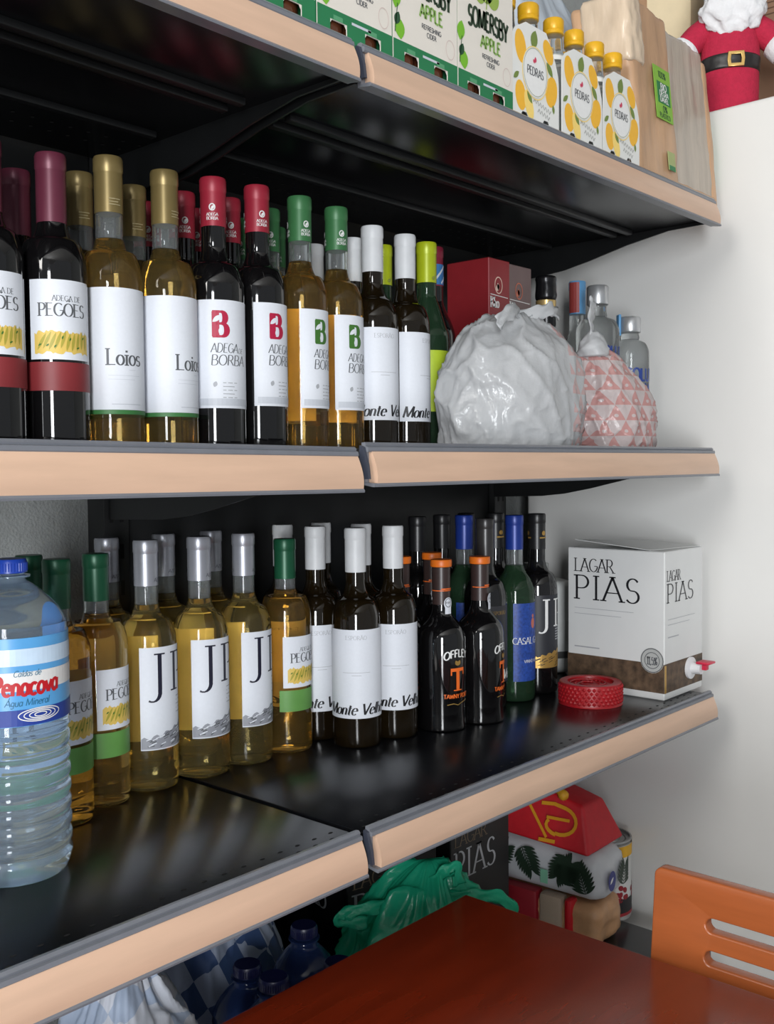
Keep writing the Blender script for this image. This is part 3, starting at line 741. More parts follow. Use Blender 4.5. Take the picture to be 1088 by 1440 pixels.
def film(name, col, trans=.35, rough=.20):
    """thin carrier-bag film: part of the light passes through it"""
    if name in _M: return _M[name]
    m = bpy.data.materials.new(name); m.use_nodes = True; nt = m.node_tree
    b = nt.nodes['Principled BSDF']; setin(b, Roughness=rough)
    b.inputs['Base Color'].default_value = col
    tr = nt.nodes.new('ShaderNodeBsdfTranslucent'); tr.inputs[0].default_value = col
    mx = nt.nodes.new('ShaderNodeMixShader'); mx.inputs[0].default_value = trans
    nz = nt.nodes.new('ShaderNodeTexNoise'); nz.inputs['Scale'].default_value = 34; nz.inputs['Detail'].default_value = 3
    bp = nt.nodes.new('ShaderNodeBump'); bp.inputs['Strength'].default_value = .22; bp.inputs['Distance'].default_value = .004
    nt.links.new(nz.outputs[0], bp.inputs['Height']); nt.links.new(bp.outputs[0], b.inputs['Normal'])
    out = nt.nodes['Material Output']
    nt.links.new(b.outputs[0], mx.inputs[1]); nt.links.new(tr.outputs[0], mx.inputs[2]); nt.links.new(mx.outputs[0], out.inputs[0])
    _M[name] = m; return m
def triangle_film(name, base, pink, size, xlo, xhi):
    """film printed with rows of triangles on the part of the bag between xlo and xhi (object X)"""
    m = film(name, base); nt = m.node_tree; b = nt.nodes['Principled BSDF']
    N = nt.nodes.new; Lk = nt.links.new
    tc = N('ShaderNodeTexCoord'); sp = N('ShaderNodeSeparateXYZ'); Lk(tc.outputs['Object'], sp.inputs[0])
    def mth(op, a, bb=None, c=None):
        n = N('ShaderNodeMath'); n.operation = op
        for i, q in enumerate((a, bb, c)):
            if q is None: continue
            if isinstance(q, (int, float)): n.inputs[i].default_value = q
            else: Lk(q, n.inputs[i])
        return n.outputs[0]
    u = mth('DIVIDE', sp.outputs[0], size); u = mth('ADD', u, mth('MULTIPLY', sp.outputs[1], -.35/size)); v = mth('DIVIDE', sp.outputs[2], size*.8)
    fv = mth('FRACT', v); row = mth('FLOOR', v)
    fu = mth('FRACT', mth('ADD', u, mth('MULTIPLY', row, .5)))
    du = mth('ABSOLUTE', mth('SUBTRACT', fu, .5)); dv = mth('ABSOLUTE', mth('SUBTRACT', fv, .42))
    tri = mth('LESS_THAN', mth('MULTIPLY', du, 2.0), mth('SUBTRACT', .98, fv))
    dot = mth('GREATER_THAN', mth('ADD', mth('POWER', du, 2.0), mth('POWER', mth('SUBTRACT', fv, .3), 2.0)), .012)
    inx = mth('MULTIPLY', mth('GREATER_THAN', mth('ADD', sp.outputs[0], mth('MULTIPLY', sp.outputs[1], -.2)), xlo), mth('LESS_THAN', sp.outputs[0], xhi))
    f = mth('MULTIPLY', mth('MULTIPLY', tri, dot), inx)
    mx = N('ShaderNodeMix'); mx.data_type = 'RGBA'; Lk(f, mx.inputs[0])
    mx.inputs[6].default_value = base; mx.inputs[7].default_value = pink
    Lk(mx.outputs[2], b.inputs['Base Color'])
    for n in nt.nodes:
        if n.type == 'BSDF_TRANSLUCENT': Lk(mx.outputs[2], n.inputs[0])
    return m
zs = ZM+0.0031
KN = film('plain_film', srgb(214, 216, 218))
t = thing('plastic_bag', 'big white plastic bag with faint pink triangles, knotted beside the dark bottles', 'bag', (.447, .112, zs), R(0), 'knotted plastic bags on the middle shelf')
FB = triangle_film('white_film', srgb(206, 208, 210), srgb(216, 184, 182), .034, .045, .4)
bag('bag_film', t, .138, .090, .195, FB, 2, (.005, .01), .09, .0, wr=.055, power=3.8)
ribbonloop('handle', [(.02, .00, .190), (-.03, -.03, .198), (-.07, -.045, .190), (-.10, -.045, .172)], .020, KN, t)
ribbonloop('handle', [(-.02, -.01, .190), (.02, -.03, .200), (.05, -.035, .208), (.075, -.03, .204)], .020, KN, t)
t = thing('plastic_bag', 'smaller plastic bag printed with pink triangles, knotted in front of clear vodka bottles', 'bag', (.692, .100, zs), R(0), 'knotted plastic bags on the middle shelf')
FB2 = triangle_film('pink_film', srgb(212, 200, 199), srgb(208, 158, 154), .030, -.2, .4)
bag('bag_film', t, .092, .078, .165, FB2, 5, (-.038, .0), .18, .6, wr=.07)
bag('knot', t, .026, .022, .042, KN, 8, (0, 0), .2, .5, 30, 20, .12).location = (-.046, -.005, .150)
ribbonloop('handle', [(-.045, -.005, .180), (-.050, -.004, .205), (-.046, -.004, .228), (-.040, -.002, .240)], .026, KN, t)

# ------------------------------------------------------------------ gift boxes, spirits behind the bags
def giftbox(x, y, wd, dp, h, m, ms, lab, ink2):
    t = thing('gift_box', lab, 'box', (x, y, zs), 0, 'gift boxes behind the white bag')
    box('carton', 0, wd, 0, dp, 0, h, m, t, .0012, 1)
    P = Print(); P.ring(wd*.45, h-.042, .010, .013, .0018); P.leaf(wd*.45-.006, h-.052, .014, .009, 60); P.leaf(wd*.45, h-.05, .012, .006, 100); P.put('bell_emblem', face_y(0, E2), ink2, t)
    Print().text('Kho', .004, h-.078, .016, .2, .08, True, align='l', sx=.8).line([(.004, h-.058), (wd-.006, h-.060)], .0012).put('lettering', face_y(0, E2), ms, t)
giftbox(.545, .225, .058, .085, .312, mat('wine_red_card', srgb(136, 34, 40), .42), WHITE, 'tall dark red gift box standing behind the white bag', ink('cream', srgb(226, 196, 180)))
giftbox(.606, .230, .068, .080, .311, mat('taupe_card', srgb(112, 92, 90), .45), WHITE, 'tall grey-brown gift box standing beside the red one', ink('copper', srgb(196, 110, 84)))
t = thing('sparkling_wine_bottle', 'dark bottle with black foil hood and gold neck band beside grey box', 'bottle', (.716, .228, zs), 0)
lathe('glass_body', wine_profile(.040, .295, .15, .215, .015)+[(.0001, .29)], DARKGLASS, t, 36, 50)
V, F = lathe_vf(smoothprof([(.0155, .262), (.0185, .268), (.0180, .280), (.0175, .292), (.0180, .300), (.014, .3035), (.0001, .304)], 4), 30)
V = [(x*(1+.06*noise.noise(Vector((x*300, y*300, z*120)))), y*(1+.06*noise.noise(Vector((x*300+9, y*300, z*120)))), z) for x, y, z in V]
mesh('foil_hood', V, F, mat('black_foil_hood', srgb(30, 30, 32), .25, .4), t, True)
lathe('gold_band', [(.0150, .246), (.0172, .247), (.0176, .2615), (.0155, .2625)], mat('gold_band', srgb(206, 176, 116), .3, .6), t, 28, 50)
lathe('neck_collar', [(.0160, .216), (.0172, .220), (.0168, .2455), (.0150, .246)], mat('black_foil_hood', srgb(30, 30, 32), .25, .4), t, 28, 50)
def vodka(x, y, H, Rb, rz, lab):
    t = thing('vodka_bottle', lab, 'bottle', (x, y, zs), R(rz), 'clear vodka bottles on the middle shelf')
    b = H*.715
    pr = smoothprof([(.0001, .006), (Rb*.7, .004), (Rb*.9, 0), (Rb*.9, 0), (Rb, .004), (Rb, .004), (Rb, b), (Rb, b), (Rb*.97, b+.010), (Rb*.80, b+.022), (Rb*.48, b+.028), (.0165, b+.032), (.0152, b+.038), (.0152, H*.88), (.018, H*.885), (.018, H*.895), (.0145, H*.90), (.0145, H*.96)], 5)
    lathe('glass_body', pr+[(.0001, H*.962)], CLEAR, t, 40, 50)
    lathe('cap', [(.0150, H*.885), (.0182, H*.888), (.0190, H*.895), (.0190, H*.99), (.0170, H), (.0001, H)], mat('brushed_cap', srgb(196, 198, 200), .32, .7), t, 32, 50)
    if H < .26: box('blue_cap_stand_in', -.024, -.0195, -.010, .004, H*.86, H+.004, mat('azure_foil', srgb(92, 150, 196), .4), t, .001)  # added blue strip, stands in for the pale blue cap of a bottle behind
    P = Print().text('ABSOLUT', 0, b-.046, .0215, .2, .16, False, sx=.78).text('VODKA', 0, b-.072, .0215, .2, .16, False, sx=.85)
    P.put('lettering', cyl(Rb, E2), mat('cobalt_ink', srgb(38, 62, 132), .4), t)
    P = Print().line([(-.02, b-.083), (-.008, b-.081), (.005, b-.084), (.02, b-.080)], .0014); lines_block(P, 0, b-.100, 5, .04, .006, .0008, 'c'); P.put('small_print', cyl(Rb, E2), DG, t)
vodka(.800, .176, .291, .0375, face(.80, .176)+24, 'taller clear vodka bottle with blue lettering behind the pink bag')
vodka(.868, .150, .241, .0335, face(.868, .15)+20, 'shorter clear vodka bottle with blue lettering nearest the fridge')
t = thing('liqueur_bottle', 'bottle with light blue and red cap behind the taller vodka bottle', 'bottle', (.850, .247, zs), 0)
lathe('glass_body', wine_profile(.033, .29, .17, .22)+[(.0001, .285)], CLEAR, t, 32, 50)
capsule(t, .314, .06, mat('azure_foil', srgb(92, 150, 196), .4)); Print().rect(-.032, -.012, .256, .311).put('red_stripe', cyl(.0152, .0008), mat('brick_stripe', srgb(150, 60, 56), .5), t)
# ------------------------------------------------------------------ lower shelf: white wine carton, red coil, jug
def wine_carton(name, lab, x, y, wd, dp, h, z, rz, body, inkm, band, group, tap=False, pale=None):
    t = thing(name, lab, 'box', (x, y, z), R(rz), group)
    bx = box('carton', 0, wd, 0, dp, 0, h, body, t, .0015, 1)
    if band:
        Print().rect(.0, wd, .012, h*.245).put('soil_picture', face_y(0, E1), band, bx)
        Print().rect(-dp, 0, .012, h*.245).put('soil_picture', face_x(0, E1), band, bx)
        Print().rect(-.0, .007, .012, h*.235).put('gold_edge', face_y(0, E2), GOLD, bx)
    P = Print().text('LAGAR', .008, h*.80, h*.068, .11, .05, True, align='l', sx=.78*wd/.145); P.text('PIAS', .008, h*.655, h*.125, .11, .045, True, align='l', sx=1.22*wd/.145, gap=.10)
    P.put('lettering', face_y(0, E2), inkm, bx)
    P = Print(); P.text('LAGAR', -dp+.014, h*.835, h*.090, .11, .045, True, align='l', sx=.92); P.text('PIAS', -dp+.014, h*.640, h*.165, .11, .045, True, align='l', sx=1.15, gap=.12)
    P.put('lettering', face_x(0, E2), inkm, bx)
    P = Print(); lines_block(P, -dp+.014, h*.575, 2, dp*.62, .010, .0008); lines_block(P, -dp+.014, h*.30, 1, .05, .01, .0022); P.put('small_print', face_x(0, E2), pale or GREY, bx)
    P = Print(); lines_block(P, .012, h*.54, 2, wd*.7, .009, .0008); lines_block(P, .012, h*.42, 1, .04, .01, .0018); P.put('small_print', face_y(0, E2), pale or GREY, bx)
    return t, bx
WCARD = mat('white_carton', srgb(214, 215, 214), .5, 0, .02, 20, bump=.12, bscale=25)
SOIL = mat('soil_picture', srgb(86, 68, 52), .55, 0, .55, 70)
t, bx = wine_carton('wine_box', 'white boxed-wine carton with brown soil band and red tap at shelf end', .776, .036, .145, .186, .250, ZBS, 0, WCARD, K, SOIL, None)
P = Print().ell(-.022, .066, .0215, .0215); P.put('seal', face_x(0, E2), ink('silver', srgb(176, 178, 176), .4), bx)
P = Print().ring(-.022, .066, .0200, .0200, .0014).ring(-.022, .066, .0135, .0135, .0012).text('11,5%', -.022, .059, .0125, .14, .08, True, sx=.62); P.put('seal_print', face_x(0, E3), DG, bx)
f1 = mesh('lid_flap', [(.006, .03, .2505), (.143, .002, .2507), (.143, .10, .256), (.02, .183, .262), (.006, .03, .2515), (.143, .002, .2517), (.143, .10, .257), (.02, .183, .263)], [(0, 3, 2, 1), (4, 5, 6, 7), (0, 1, 5, 4), (1, 2, 6, 5), (2, 3, 7, 6), (3, 0, 4, 7)], WCARD, bx)
tp = thing('tap_root', None, None); bpy.data.objects.remove(tp)
V, F = lathe_vf([(.0001, 0), (.019, 0), (.019, .004), (.010, .006), (.009, .022), (.0001, .022)], 28)
tap = mesh('tap', [(x+.095, -z, y+.042) for x, y, z in V], F, mat('white_plastic', srgb(216, 216, 218), .35), t, False)
box('tap_lever', .088, .116, -.038, -.014, .051, .055, mat('tap_red', srgb(196, 34, 66), .4), tap, .0015)
box('tap_lever', .096, .107, -.030, -.020, .040, .052, mat('tap_red', srgb(196, 34, 66), .4), tap, .0015)

REDW = mat('red_woven', srgb(158, 22, 30), .38, 0, .12, 120)
t = thing('woven_coil', 'flat round coil of red woven strap lying before the white carton', 'strap', (.694, .128, ZBS), R(10))
rc, hc = .0515, .036
lathe('coil', smoothprof([(.0001, hc-.006), (rc*.5, hc-.006), (rc*.72, hc-.005), (rc*.74, hc), (rc*.95, hc), (rc, hc-.004), (rc, .004), (rc*.95, 0), (.0001, 0.0005)][::-1], 3), REDW, t, 56, 40)
V, F = [], []
rows, cols = 5, 40
for j in range(rows):
    for i in range(cols):
        a = 2*math.pi*(i+.5*(j % 2))/cols; z = .004+(j+.5)*(hc-.007)/rows; b = len(V); da = math.pi/cols*.95; dz = (hc-.006)/rows*.62
        for aa, zz, rr in ((a-da, z, rc), (a, z-dz, rc), (a+da, z, rc), (a, z+dz, rc), (a, z-dz*.2, rc+.0026)): V.append((rr*math.cos(aa), rr*math.sin(aa), zz))
        F += [(b, b+1, b+4), (b+1, b+2, b+4), (b+2, b+3, b+4), (b+3, b, b+4)]
wv = mesh('weave', V, F, REDW, t); wv['kind'] = 'stuff'
V, F = [], []
for j in range(3):
    rr0 = rc*(.30+.2*j); n = 14+8*j
    for i in range(n):
        a = 2*math.pi*i/n; b = len(V); da = math.pi/n*.9
        for aa, rr, zz in ((a-da, rr0, hc-.0055), (a, rr0-.004, hc-.0055), (a+da, rr0, hc-.0055), (a, rr0+.004, hc-.0055), (a, rr0, hc-.0035)): V.append((rr*math.cos(aa), rr*math.sin(aa), zz))
        F += [(b, b+1, b+4), (b+1, b+2, b+4), (b+2, b+3, b+4), (b+3, b, b+4)]
wv = mesh('weave', V, F, REDW, t); wv['kind'] = 'stuff'
tube('strap_end', [(rc*.2*math.cos(a)*(1+a*.28), rc*.2*math.sin(a)*(1+a*.28), hc-.004) for a in [k*.35 for k in range(34)]], .0018, REDW, t, 6)

t = thing('plastic_jug', 'white plastic jug with moulded handle behind the white carton', 'jug', (.862, .345, ZBS), R(-35))
JUG = mat('milky_plastic', srgb(206, 208, 206), .35)
box('body', -.07, .07, -.05, .05, 0, .175, JUG, t, .016, 4)
box('base_label', -.0705, .0705, -.0508, .0508, .018, .055, mat('dark_jug_label', srgb(74, 74, 74), .5), t, .016, 4)
lathe('neck', [(.020, .172), (.020, .19), (.023, .191), (.023, .208), (.0001, .209)], JUG, t, 28, 50)
tube('handle', curvepts([(-.055, -.02, .155), (-.088, -.03, .165), (-.098, -.03, .13), (-.092, -.03, .09), (-.06, -.02, .075)], 6), .010, JUG, t, 10)

# ------------------------------------------------------------------ top shelf: cider cartons
ZTS = ZT+0.0031
CREAM = mat('cream_card', srgb(222, 216, 206), .5, 0, .015)
CARTG = mat('carton_green', srgb(36, 118, 74), .5, 0, .04)
APG = ink('apple_green', srgb(116, 178, 46))
cx = [(-.163, -.047), (-.044, .071), (.0735, .1885), (.1905, .3035)]
names = ['farthest along from the lemon drinks, cut by the frame top', 'over the shelf joint with its lettering cropped', 'second from the lemon drinks', 'standing against the lemon drink carrier']
for i, (a, b) in enumerate(cx):
    W = b-a; H = .232; D = .118; y0 = .012
    t = thing('cider_carton', 'white and green cider carton '+names[i], 'carton', (a, y0, ZTS), 0, 'cider cartons on the top shelf')
    rd = lambda c, w_, h_: [(c-w_, -.001), (c-w_, h_-.004), (c-w_+.004, h_), (c+w_-.004, h_), (c+w_, h_-.004), (c+w_, -.001)]
    out = [(0, 0)]
    for c in (W*.27, W*.73): out += [(c-.0125, 0), (c-.0125, .020), (c-.0095, .024), (c+.0095, .024), (c+.0125, .020), (c+.0125, 0)]
    out += [(W, 0), (W, H), (0, H)]
    fp = plate('front_panel', out, [], .0012, CREAM, t, lambda u, v, w_: (u, w_, v))
    bo = plate('back_panel', out, [], .0012, CREAM, t, lambda u, v, w_: (u, D+w_, v))
    box('side_panel', 0, .0012, .0007, D-.0007, 0, H, CARTG, t); box('side_panel', W-.0012, W, .0007, D-.0007, 0, H, CARTG, t)
    box('top_panel', .0013, W-.0013, .0007, D-.0007, H-.0012, H, CREAM, t)
    # green foot of the print, cut round the bottle windows
    P = Print(); xs = [0, W*.27-.0125, W*.27+.0125, W*.73-.0125, W*.73+.0125, W]
    for k in (0, 2, 4): P.rect(xs[k], xs[k+1], .0, .026, 2)
    for k in (1, 3): P.rect(xs[k], xs[k+1], .0245, .026, 2)
    P.rect(0, W, .026, .035, 4); P.put('green_print', face_y(-.0006, E1), CARTG, fp)
    for c in (W*.27, W*.73): Print().rect(c-.008, c+.006, .0245, .0295, 1).put('tab_print', face_y(-.0006, E2), ink('light_green', srgb(84, 150, 108)), fp)
    P = Print(); lines_block(P, W*.44, .0285, 1, .03, .004, .0028); P.put('band_print', face_y(-.0006, E2), PALE, fp)
    P = Print(); P.text('SOMERSBY', W*.54, .094, .0225, .20, .16, False, sx=.62, bend=.002); P.put('lettering', face_y(-.0006, E2), ink('forest', srgb(44, 62, 44)), fp)
    P = Print(); P.text('APPLE', W*.58, .072, .0150, .24, .18, False, sx=.85); P.put('flavour_lettering', face_y(-.0006, E2), ink('sage', srgb(136, 172, 92)), fp)
    P = Print(); P.text('REFRESHING', W*.58, .060, .0052, .2, .16, False); P.put('small_print', face_y(-.0006, E2), DG, fp); P = Print(); P.text('CIDER', W*.58, .052, .0052, .2, .16, False); P.put('small_print', face_y(-.0006, E2), DG, fp)
    P = Print(); P.leaf(W*.11, .036, .024, .017, 100); P.leaf(W*.03, .068, .024, .015, 82); P.put('leaf_print', face_y(-.0006, E2), APG, fp)
    P = Print(); P.leaf(W*.03, .050, .016, .010, 70); P.line([(W*.02, .042), (W*.06, .074)], .0012); P.put('stem_print', face_y(-.0006, E3), DGREEN, fp)
    P = Print()
    for k, (dx, dz, s) in enumerate(((0, .143, 1), (.014, .138, .9), (-.013, .136, .8), (.006, .155, .8), (-.010, .151, .7))): P.ell(W*.5+dx, dz, .014*s, .016*s)
    P.line([(W*.5, .120), (W*.52, .14)], .002); P.put('apple_print', face_y(-.0006, E2), ink('apple_print', srgb(146, 172, 78)), fp)
    P = Print(); P.leaf(W*.5-.01, .130, .02, .008, 70); P.leaf(W*.5+.01, .133, .018, .007, 110); P.put('apple_leaf', face_y(-.0006, E3), LGREEN, fp)
    Print().ring(W*.88, .050, .0080, .0110, .0008).put('recycling_print', face_y(-.0006, E2), ink('rose_grey', srgb(206, 186, 180)), fp)
    for j, c in enumerate((W*.27, W*.73)):
        bt = thing('cider_bottle', 'brown bottle in %s cutout, carton %s' % (('first', 'second')[j], ['farthest from lemon drinks', 'over the shelf joint', 'second from the lemon drinks', 'against the lemon drink carrier'][i]), 'bottle', (a+c, y0+.0315, ZTS), 0, 'brown cider bottles inside the cartons')
        lathe('glass_body', wine_profile(.0275, .205, .10, .15, .0125), BROWNG, bt, 28, 50)
        lathe('crown_cap', [(.010, .198), (.0145, .199), (.0140, .206), (.010, .208), (.0001, .208)], mat('gold_crown', srgb(176, 150, 96), .35, .6), bt, 21, 50)

# lemon drink carriers
LEM = ink('lemon', srgb(240, 182, 56)); LEM2 = ink('pale_lemon', srgb(246, 214, 120)); CARD = mat('carrier_card', srgb(228, 228, 224), .5, 0, .01)
YCAP = mat('yellow_cap', srgb(226, 172, 30), .35, .1)
crr = [(.3055, .4155, 'against the cider carton'), (.4235, .5315, 'in the middle of the three'), (.5345, .6425, 'against the brown paper pack')]
def lemon_bottle(x, y, lab):
    t = thing('lemon_drink_bottle', lab, 'bottle', (x, y, ZTS), 0, 'small lemon drink bottles')
    pr = smoothprof([(.0001, .005), (.018, .003), (.022, 0), (.022, 0), (.0255, .003), (.0262, .01), (.0262, .075), (.0245, .095), (.0180, .118), (.0135, .135), (.0125, .150), (.0125, .165)], 5)
    lathe('glass_body', pr+[(.0001, .166)], CLEAR, t, 28, 50)
    lathe('cap', [(.0130, .158), (.0142, .159), (.0142, .163), (.0138, .164), (.0145, .165), (.0145, .178), (.0130, .180), (.0001, .1802)], YCAP, t, 30, 50)
    lathe('neck_label', [(.0140, .1285), (.0180, .1200), (.0185, .1205), (.0145, .1292)], CARD, t, 28, 50)
for i, (a, b, nm) in enumerate(crr):
    W = b-a; y0 = .014; D = .114
    t = thing('drink_carrier', 'white lemon-printed cardboard bottle carrier '+nm, 'carrier', (a, y0, ZTS), 0, 'lemon drink carriers on the top shelf')
    out = [(0, 0)]
    for c in (W*.26, W*.72): out += [(c-.0078, 0), (c-.0078, .016), (c-.0050, .019), (c+.0050, .019), (c+.0078, .016), (c+.0078, 0)]
    out += [(W, 0), (W, .070), (W*.985, .085), (W*.93, .100), (W*.82, .120), (W*.72, .134), (W*.28, .134), (W*.18, .128), (W*.07, .122), (0.0, .112)]
    fp = plate('front_panel', out, [], .0012, CARD, t, lambda u, v, w_: (u, w_, v))
    plate('back_panel', out, [], .0012, CARD, t, lambda u, v, w_: (u, D+w_, v))
    box('divider', W*.5-.0006, W*.5+.0006, .0008, D-.0008, .004, .118, CARD, t)
    e = lambda k: face_y(-.0006, k)
    for q in ((W*.17, .100, .0125, .021, 12), (W*.17, .038, .012, .019, 10), (W*.76, .110, .011, .0165, 30), (W*.83, .060, .014, .021, -14)): Print().ell(*q).put('lemon_print', e(E1), LEM, fp)
    P = Print(); P.ell(W*.34, .030, .0095, .019, 22); P.put('slice_print', e(E2), LEM2, fp)
    for q in ((W*.42, .104, .026, .016, 75), (W*.72, .096, .022, .010, -48), (W*.30, .047, .018, .008, -50), (W*.02, .056, .016, .007, 40), (W*.86, .044, .012, .006, -80)): Print().leaf(*q).put('leaf_print', e(.00063), ink('citrus_leaf', srgb(116, 136, 66)), fp)
    P = Print().ell(W*.47, .075, .029, .0325, 0, 28); P.put('badge', e(E3), WHITE, fp)
    P = Print().ring(W*.47, .075, .0270, .0305, .0011); P.put('badge_ring', e(.0010), ink('ring_sage', srgb(176, 180, 160)), fp)
    Print().ring(W*.47, .074, .0300, .0335, .0013).put('badge_edge', e(.0010), LEM2, fp)
    P = Print().text('PEDRAS', W*.47, .070, .0105, .15, .10, False, sx=.86); P.put('lettering', e(.0012), DG, fp)
    Print().leaf(W*.47, .087, .008, .005, 90).leaf(W*.47-.002, .086, .006, .004, 120).put('badge_mark', e(.0012), ink('pink', srgb(206, 66, 96)), fp)
    P = Print()
    for r_, (u0, v0, n) in enumerate(((.048, .039, 7), (.058, .028, 5))): P.line([(u0+k*.0032, v0-k*.0006+(.0032 if k % 2 else -.0022)) for k in range(n*2)], .0011)
    lines_block(P, .045, .012, 1, .022, .003, .0020); P.put('script_print', e(E2), ink('graphite', srgb(96, 96, 92)), fp)
    for j, xx in enumerate((a+W*.25, a+W*.75)):
        lemon_bottle(xx, y0+.030, 'yellow-capped small bottle, %s front bottle of the carrier %s' % (('first', 'second')[j], nm))
        lemon_bottle(xx, y0+.086, 'yellow-capped small bottle, %s rear bottle of the carrier %s' % (('first', 'second')[j], nm))

# brown paper pack
KRAFT = mat('kraft_paper', srgb(188, 150, 116), .6, 0, .14, 30, (1, 1, .25), bump=.5, bscale=60, Coat_Weight=.35, Coat_Roughness=.2)
STACK = mat('wrapped_stack', srgb(176, 164, 150), .5, 0, .16, 26, (2.2, 2.2, .18), bump=.5, bscale=40, Coat_Weight=.4, Coat_Roughness=.2)
t = thing('paper_pack', 'tall plastic-wrapped brown paper pack with green label leaning at shelf end', 'package', (.658, .018, ZTS+.001), 0)
def soft(name, x0, x1, y0, y1, z0, z1, m, parent, amp=.004, bev=.012, sub=22, seed=0):
    bm = bmesh.new()
    V = [bm.verts.new(p) for p in ((x0,y0,z0),(x1,y0,z0),(x1,y1,z0),(x0,y1,z0),(x0,y0,z1),(x1,y0,z1),(x1,y1,z1),(x0,y1,z1))]
    for f in ((0,3,2,1),(4,5,6,7),(0,1,5,4),(1,2,6,5),(2,3,7,6),(3,0,4,7)): bm.faces.new([V[i] for i in f])
    bmesh.ops.bevel(bm, geom=bm.edges[:], offset=bev, segments=4, affect='EDGES', profile=0.5)
    bmesh.ops.subdivide_edges(bm, edges=[e for e in bm.edges if e.calc_length() > bev*1.6], cuts=sub, use_grid_fill=True)
    cx_, cy_, cz_ = (x0+x1)/2, (y0+y1)/2, (z0+z1)/2
    for v in bm.verts:
        d = Vector((v.co.x-cx_, v.co.y-cy_, v.co.z-cz_)).normalized(); q = v.co*22+Vector((seed, 0, 0))
        lift = 0 if v.co.z < z0+.003 else 1
        v.co += d*amp*(noise.noise(q)+.7*(1-2*abs(noise.noise(q*2.3))))*lift
    bmesh.ops.recalc_face_normals(bm, faces=bm.faces)
    me = bpy.data.meshes.new(name); bm.to_mesh(me); bm.free(); me.materials.append(m)
    for p in me.polygons: p.use_smooth = True
    return link(bpy.data.objects.new(name, me), parent)
soft('paper_wrap', 0, .135, 0, .10, 0, .284, KRAFT, t, .004, .010, 14, 1)
soft('wrapped_stack', .128, .276, .004, .098, .004, .272, STACK, t, .004, .010, 14, 2)
soft('paper_edge', .264, .286, .002, .10, 0, .258, KRAFT, t, .003, .008, 10, 3)
soft('paper_edge', .10, .276, .0005, .10, 0, .022, KRAFT, t, .003, .006, 10, 5)
soft('plastic_fold', -.004, .040, -.002, .08, .180, .288, mat('clear_wrap', srgb(206, 186, 162), .2, 0, .12, 30, (1, 1, .3), bump=.5, bscale=60), t, .005, .010, 10, 4)
fy = lambda k: face_y(-.0045, k)
lbm = mat('lime_sticker', srgb(132, 182, 66), .5, 0, .04)
sl = box('green_label', .062, .118, -.0050, -.0042, .108, .192, lbm, t)
box('dark_label_field', .070, .112, -.0054, -.0050, .134, .168, mat('pine_sticker', srgb(40, 120, 70), .5), sl)
P = Print().text('100%', .090, .175, .010, .18, .14, False); P.text('0%', .092, .121, .010, .18, .14, False); P.text('PLÁSTICO', .090, .111, .0075, .18, .14, False, sx=.9); P.put('lettering', lambda u, v: (u, -.0053, v), DGREEN, sl)
P = Print().text('BIO', .091, .1555, .0105, .2, .16, False).text('DEGRA', .091, .1460, .0080, .2, .16, False).text('DAVEL', .091, .1365, .0080, .2, .16, False); P.put('white_lettering', lambda u, v: (u, -.0058, v), WHITE, sl)
s2 = box('small_label', .088, .112, -.0052, -.0044, .030, .060, mat('pale_sticker', srgb(160, 170, 110), .5), t)
box('label_field', .090, .110, -.0056, -.0052, .030, .038, mat('pine_sticker', srgb(40, 120, 70), .5), s2)
box('edge_label', .2845, .2875, .01, .05, .05, .19, lbm, t)
for o in t.children_recursive:
    for v in o.data.vertices: v.co.y += .085*v.co.z; v.co.x -= .03*max(0, v.co.z-.05)

# white bag at the back of the top shelf
t = thing('plastic_bag', 'white translucent plastic bag behind the lemon drinks on the top shelf', 'bag', (.68, .265, ZTS), 0)
bag('bag_film', t, .20, .115, .42, film('pale_blue_film', srgb(216, 226, 236), .4), 11, (.0, .0), .12, .6)

# ------------------------------------------------------------------ on the fridge: plush doll, cardboard box
PR = mat('red_plush', srgb(178, 30, 62), .9, 0, .08, 120, bump=.4, bscale=300)
WP = mat('white_plush', srgb(226, 226, 228), .9, 0, .04, 60, bump=.5, bscale=120)
SKIN = mat('felt_skin', srgb(214, 176, 162), .85, 0, .04, 80)
BELT = mat('black_belt', srgb(34, 32, 32), .35, 0, .1, bump=.3, bscale=40)
t = thing('plush_doll', 'red plush doll with white beard and gold-buckled black belt on the fridge', 'doll', (1.052, .048, ZFT), R(-58))
def oval(name, prof, sx, sy, m, parent, seg=36):
    V, F = lathe_vf(smoothprof(prof, 4), seg)
    return mesh(name, [(x*sx, y*sy, z) for x, y, z in V], F, m, parent, True)
oval('body', [(.0001, 0), (.045, .0), (.049, .01), (.051, .05), (.051, .09), (.052, .12), (.050, .155), (.044, .182), (.026, .192), (.0001, .194)], 1, .8, PR, t)
oval('belt', [(.045, .083), (.0525, .084), (.0532, .096), (.0530, .109), (.045, .110)], 1, .8, BELT, t)
bk = plate('buckle', [(-.013, -.0125), (.013, -.0125), (.0145, 0), (.013, .0125), (-.013, .0125), (-.0145, 0)], [[(-.009, -.0085), (.009, -.0085), (.010, 0), (.009, .0085), (-.009, .0085), (-.010, 0)]], .003, mat('brass', srgb(206, 170, 104), .28, .8), t, lambda u, v, w_: (u+.004, -.0450+w_, v+.0965), .0008)
